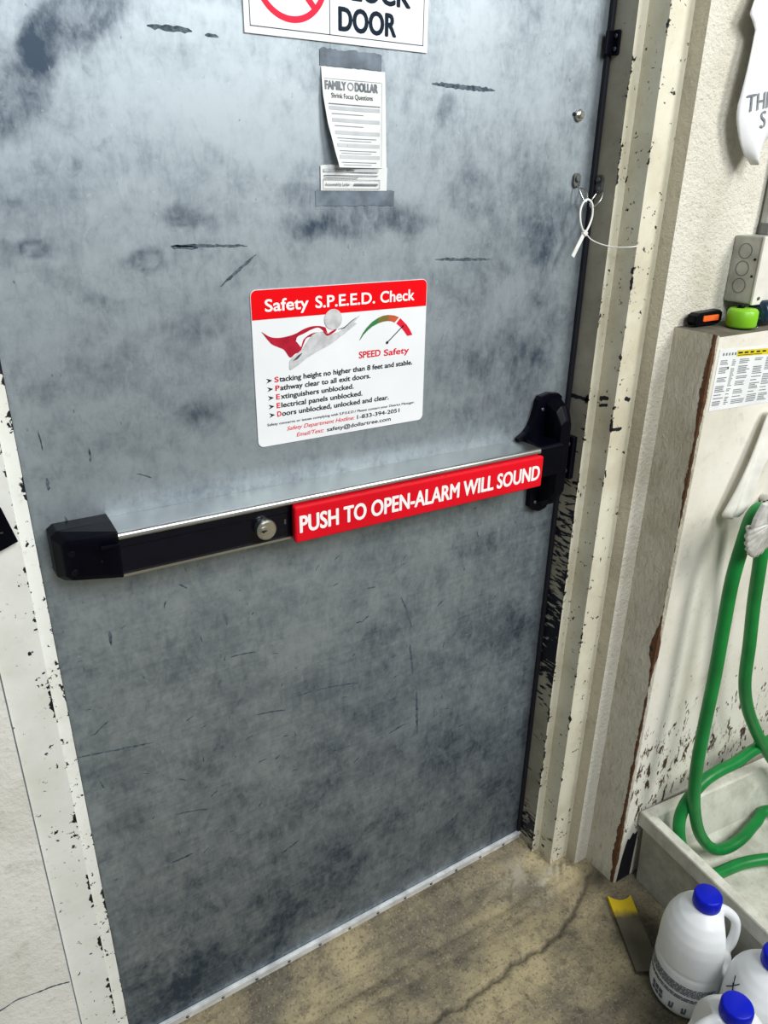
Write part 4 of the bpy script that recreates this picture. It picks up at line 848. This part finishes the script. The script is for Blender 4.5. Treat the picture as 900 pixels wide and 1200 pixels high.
# hose hanger
hh = empty('hose_hanger', (1.25, PY, .85)); tag(hh, 'white cast metal hose hanger with a round boss and ribbed skirt', 'hose hanger')
hx, hz, hy = 1.1980, .8950, -.294
mb = MB()
def shell(u, v):
    a = PI + PI * u; r = .052 * v
    return (hx + r * math.cos(a) * .9, hy - .012 * math.cos(v * PI / 2) + (.002 * math.sin(a * 26) * v), hz + .0 + r * math.sin(a) * 1.35)
mb.grid(shell, 60, 10, 0); o = mb.build('skirt', MT['cast'], hh); md = o.modifiers.new('thickness', 'SOLIDIFY'); md.thickness = .004; md.offset = 0
mb = MB(); mb.prism([(hx - .047, hz), (hx - .044, hz + .016), (hx - .030, hz + .040), (hx + .030, hz + .046), (hx + .05, hz + .02), (hx + .047, hz)], hy - .013, hy - .004, .003, 0, 'xz'); mb.tube([(hx + .025, hy - .005, hz + .020), (hx + .055, hy + .004, hz + .018), (hx + .095, -.270, hz), (hx + .130, -.235, hz - .015), (hx + .145, PY - .0045, hz - .02)], .008, 12); mb.build('bracket', MT['cast'], hh)
mb = MB(); mb.cyl((hx + .002, hy - .012, hz + .020), (hx + .002, hy - .020, hz + .020), .0155, 28, 0, .002); mb.cyl((hx + .002, hy - .0195, hz + .020), (hx + .002, hy - .0225, hz + .020), .0115, 28, 0, .001); mb.build('boss', MT['cast'], hh)

# ================================================================ MOP SINK, HOSE
sk = empty('mop_sink', (1.40, -.5, FZ)); tag(sk, 'white floor mop sink below the ledge with a green hose in it', 'mop sink')
SA = -.098; so = Vector((1.1500, -.2020, 0))        # turned slightly clockwise; local x to the right, local y towards the room
ca, sa = math.cos(SA), math.sin(SA)
def SK(a, b, z): return (so.x + a * ca + b * sa, so.y + a * sa - b * ca, z)
mb = MB(); mb.at = {'grime_shade': []}
SW, SD, ZR = .62, .56, .170
def srect(i, z): return [SK(i, i, z), SK(SW - i, i, z), SK(SW - i, SD - i, z), SK(i, SD - i, z)]
def skring(levels, gr):
    n0 = len(mb.v); vs = []
    N = 10
    for i, z in levels:
        R4 = srect(i, z)
        for k in range(4):
            for j in range(N):
                u = j / N; vs.append(tuple(Vector(R4[k]).lerp(Vector(R4[(k + 1) % 4]), u)))
    n = 4 * N
    fs = [(l * n + k, (l + 1) * n + k, (l + 1) * n + (k + 1) % n, l * n + (k + 1) % n) for l in range(len(levels) - 1) for k in range(n)]
    mb.add(vs, fs, 0); 
    for l in range(len(levels)): mb.at['grime_shade'] += [gr[l]] * n
    return vs[-n:]
lv = [(.014, FZ + .001), (.010, .10), (.009, .128), (.0015, .131), (0, .134), (0, .167), (.002, .170), (.022, .170), (.026, .166), (.042, .05), (.06, .026), (.15, .018)]
last = skring(lv, [.55, .62, .6, .5, .40, .40, .05, 0, 0, .08, .12, .05])
b = mb.add(last, [tuple(range(len(last)))[::-1]], 0); mb.at['grime_shade'] += [.05] * len(last)
mb.build('basin', MT['sink'], sk)
mb = MB(); c_ = SK(.40, .30, .0185); mb.lathe([(0, 0), (.038, 0), (.040, .002), (.034, .004), (0, .003)], 28, 0, None, c_); mb.build('drain', MT['chrome'], sk)
mb = MB(); c_ = SK(.13, .50, .028); 
mb.box((-.012, -.004, 0), (.012, .004, .003), .0008, 0, 1, Matrix.Translation((1.2105, -.4600, .0248)) @ Matrix.Rotation(.5, 4, 'Z')); tag(mb.build('plastic_scrap', MT['red_bit']), 'tiny red plastic scrap inside the mop sink', 'scrap')

hs = empty('garden_hose', (1.3, -.26, .5)); tag(hs, 'green rubber hose hung over the white hanger and looped into the mop sink', 'hose')
mb = MB(); R_ = .0128
path = [(1.62, -.40, .050), (1.5195, -.300, .062), (1.455, -.302, .058), (1.3926, -.3116, .056), (1.3400, -.3100, .054), (1.3009, -.3020, .064), (1.2620, -.298, .104), (1.2300, -.292, .158), (1.2060, -.284, .238), (1.2010, -.276, .320), (1.2020, -.271, .42), (1.2030, -.268, .54), (1.2005, -.264, .66), (1.1980, -.262, .76), (1.2060, -.262, .84),
        (1.221, -.259, .883), (1.244, -.257, .893), (1.262, -.258, .873), (1.271, -.260, .825), (1.278, -.262, .77), (1.298, -.258, .68), (1.3150, -.260, .58), (1.328, -.262, .49), (1.352, -.266, .42), (1.388, -.272, .355), (1.4469, -.283, .268), (1.52, -.30, .18), (1.60, -.36, .10), (1.66, -.46, .070),
        (1.68, -.56, .055), (1.63, -.62, .045)]
mb.tube(path, R_, 14, 0, 10)
hose = mb.build('hose', MT['hose'], hs)
mb = MB()
path2 = [(1.62, -.3200, .330), (1.54, -.288, .300), (1.4743, -.276, .276), (1.41, -.272, .270), (1.3523, -.272, .2640), (1.30, -.268, .262), (1.253, -.266, .252), (1.2080, -.266, .216), (1.1900, -.272, .172), (1.1890, -.292, .120), (1.2050, -.320, .074), (1.2500, -.338, .052), (1.3400, -.352, .046), (1.4097, -.3800, .046), (1.50, -.43, .046), (1.58, -.50, .046)]
mb.tube(path2, R_, 14, 0, 10); mb.build('hose_loop', MT['hose'], hs)

# ================================================================ BOARD AND JUGS
mb = MB(); mb.at = {'grime_shade': []}
bd0, bd1 = Vector((1.088, -.232)), Vector((1.005, -.385)); bdir = (bd1 - bd0).normalized(); bn = Vector((-bdir.y, bdir.x)); bw = .026
nv_, nu_ = 26, 8; top = []
for lay in (0, 1):
    for j in range(nv_ + 1):
        for i in range(nu_ + 1):
            s_ = (i / nu_ - .5) * 2; u = j / nv_
            st_ = .012 * (1 - s_ * s_)
            L = st_ + ((bd1 - bd0).length - st_) * u
            p = bd0 + bdir * L + bn * bw * s_
            mb.v.append((p.x, p.y, FZ + (.0105 if lay else .0015))); mb.at['grime_shade'].append(float(np.clip((L - .02) / .055, 0, 1)))
q = (nv_ + 1) * (nu_ + 1); W_ = nu_ + 1
for j in range(nv_):
    for i in range(nu_):
        a = j * W_ + i; f_ = (a, a + 1, a + 1 + W_, a + W_)
        mb.f.append(tuple(x + q for x in f_)); mb.f.append(f_[::-1])
edge = [(i, i + 1) for i in range(nu_)] + [(j * W_ + nu_, (j + 1) * W_ + nu_) for j in range(nv_)] + [(nv_ * W_ + i + 1, nv_ * W_ + i) for i in range(nu_)[::-1]] + [((j + 1) * W_, j * W_) for j in range(nv_)[::-1]]
for a, b in edge: mb.f.append((a, b, b + q, a + q))
mb.mi = [0] * len(mb.f); mb.sm = [False] * len(mb.f)
tag(mb.build('yellow_board', MT['board']), 'dirty yellow board with a notched end lying on the floor by the sink', 'board')

# jugs
JH, JR = .252, .073
def jug_mesh():
    prof = [(0, .0), (.058, .0), (.068, .004), (.0725, .012), (.073, .020), (.073, .100), (.0715, .1035), (.0715, .1065), (.0728, .110), (.0730, .138), (.0718, .158), (.0680, .176), (.060, .193), (.0485, .207), (.036, .216), (.026, .2215), (.0205, .224), (.0195, .236), (0, .236)]
    n = 72; vs = []; fs = []
    P = []
    for (r0, z0), (r1, z1) in zip(prof, prof[1:]):
        k = max(1, int(math.hypot(r1 - r0, z1 - z0) / .004))
        P += [(r0 + (r1 - r0) * i / k, z0 + (z1 - z0) * i / k) for i in range(k)]
    P.append(prof[-1])
    mb = MB(); mb.lathe(P, n, 0)
    out = []
    for x, y, z in mb.v:       # waist pressed in behind the handle (+x side)
        if x > .028:
            w = float(sstep(.108, .135, z)) * float(1 - sstep(.205, .222, z))
            x = x - (x - .028) * .88 * w
        out.append((x, y, z))
    mb.v = out
    hp = [(.012, 0, .2130), (.032, 0, .2130), (.051, 0, .2035), (.0660, 0, .1860), (.0710, 0, .1600), (.0680, 0, .1280), (.052, 0, .1060)]
    mb.tube(hp, .0115, 14, 0, 6, rfun=lambda u: .0115 - .002 * math.sin(PI * u))
    o = mb.build('tmp', MT['jug'])
    r = o.modifiers.new('r', 'REMESH'); r.mode = 'VOXEL'; r.voxel_size = .0022; r.use_smooth_shade = True
    s_ = o.modifiers.new('s', 'SMOOTH'); s_.iterations = 14; s_.factor = .5
    bpy.context.view_layer.update()
    me = bpy.data.meshes.new_from_object(o.evaluated_get(bpy.context.evaluated_depsgraph_get()))
    bpy.data.objects.remove(o)
    me.polygons.foreach_set('use_smooth', [True] * len(me.polygons))
    me.name = 'jug_body'; return me
jm = jug_mesh()
def cap_mesh():
    mb = MB(); n = 48; pr = [(0, .2235), (.0265, .2235), (.0272, .2255), (.0270, .2430), (.0258, .2465), (.023, .2480), (0, .2482)]
    mb.lathe(pr, n, 0)
    mb.v = [((x * (1 + (.012 if (k % 2) else 0) * (.226 < z < .245)), y * (1 + (.012 if (k % 2) else 0) * (.226 < z < .245)), z)) for k, (x, y, z) in enumerate(mb.v)]
    return mb
def print_mesh():
    mb = MB(); r = .0739; rr = random.Random(9)
    def patch(a0, a1, z0, z1):
        k = max(2, int((a1 - a0) / .06)); vs = []
        for i in range(k + 1):
            a = a0 + (a1 - a0) * i / k; vs += [(r * math.cos(a), r * math.sin(a), z0), (r * math.cos(a), r * math.sin(a), z1)]
        mb.add(vs, [(2 * i, 2 * i + 2, 2 * i + 3, 2 * i + 1) for i in range(k)], 0, True)
    for z, h in ((.083, .0022), (.0795, .0022), (.076, .0022), (.0725, .0022), (.069, .0022), (.0655, .0022), (.056, .0030), (.0515, .0030)):
        a = -3.45
        while a < -1.35:
            w = rr.uniform(.08, .22); patch(a, a + w, z, z + h); a += w + .02
    for a in (-3.0, -2.85, -2.70): patch(a, a + .12, .030, .040); patch(a + .02, a + .14, .020, .028)
    for a in (-2.35, -2.0): patch(a, a + .12, .018, .024); patch(a, a + .05, .024, .032); patch(a + .08, a + .13, .024, .034)
    return mb
def jug(loc, rot, label, first=None):
    if first is None:
        r = empty('plastic_jug', (0, 0, 0))
        b = bpy.data.objects.new('body', jm); jm.materials.clear(); jm.materials.append(MT['jug']); COL.objects.link(b); b.parent = r
        cap_mesh().build('cap', MT['cap'], r); print_mesh().build('label_print', MT['jug_ink'], r)
    else:
        r = first.copy(); COL.objects.link(r)
        for c in first.children:
            d = c.copy(); COL.objects.link(d); d.parent = r
    r.location = loc; r.rotation_euler = (0, 0, rot); r.scale = (.925, .925, 1.07)
    tag(r, label, 'jug', 'white plastic jugs on the floor'); return r
j1 = jug((1.040, -.443, FZ + .001), -.62, 'white jug with blue cap standing in full view against the mop sink')
jug((.904, -.597, FZ + .001), 2.65, 'white jug with blue cap nearest the viewer, cut by the bottom edge', j1)
j3 = jug((1.042, -.580, FZ + .001), .5, 'white jug cut by the right edge, marked with dark scratches', j1)

mb = MB()
def scratch(pts):
    mb.tube([((r_ + .0006) * math.cos(a_ + 4.7), (r_ + .0006) * math.sin(a_ + 4.7), z_) for a_, r_, z_ in pts], .0009, 6, 0, 5)
for pts in ([(-2.6, .0688, .178), (-2.45, .0722, .160), (-2.40, .0732, .148)], [(-2.75, .0728, .156), (-2.58, .0700, .172), (-2.45, .0640, .186)], [(-2.2, .0665, .182), (-2.15, .0722, .160), (-2.10, .0734, .135)], [(-2.70, .0640, .187), (-2.5, .0715, .164)]): scratch(pts)
sc_ = mb.build('scratch', MT['ink'], None); sc_.parent = j3; sc_['label'] = 'dark scratches on the jug shoulder'
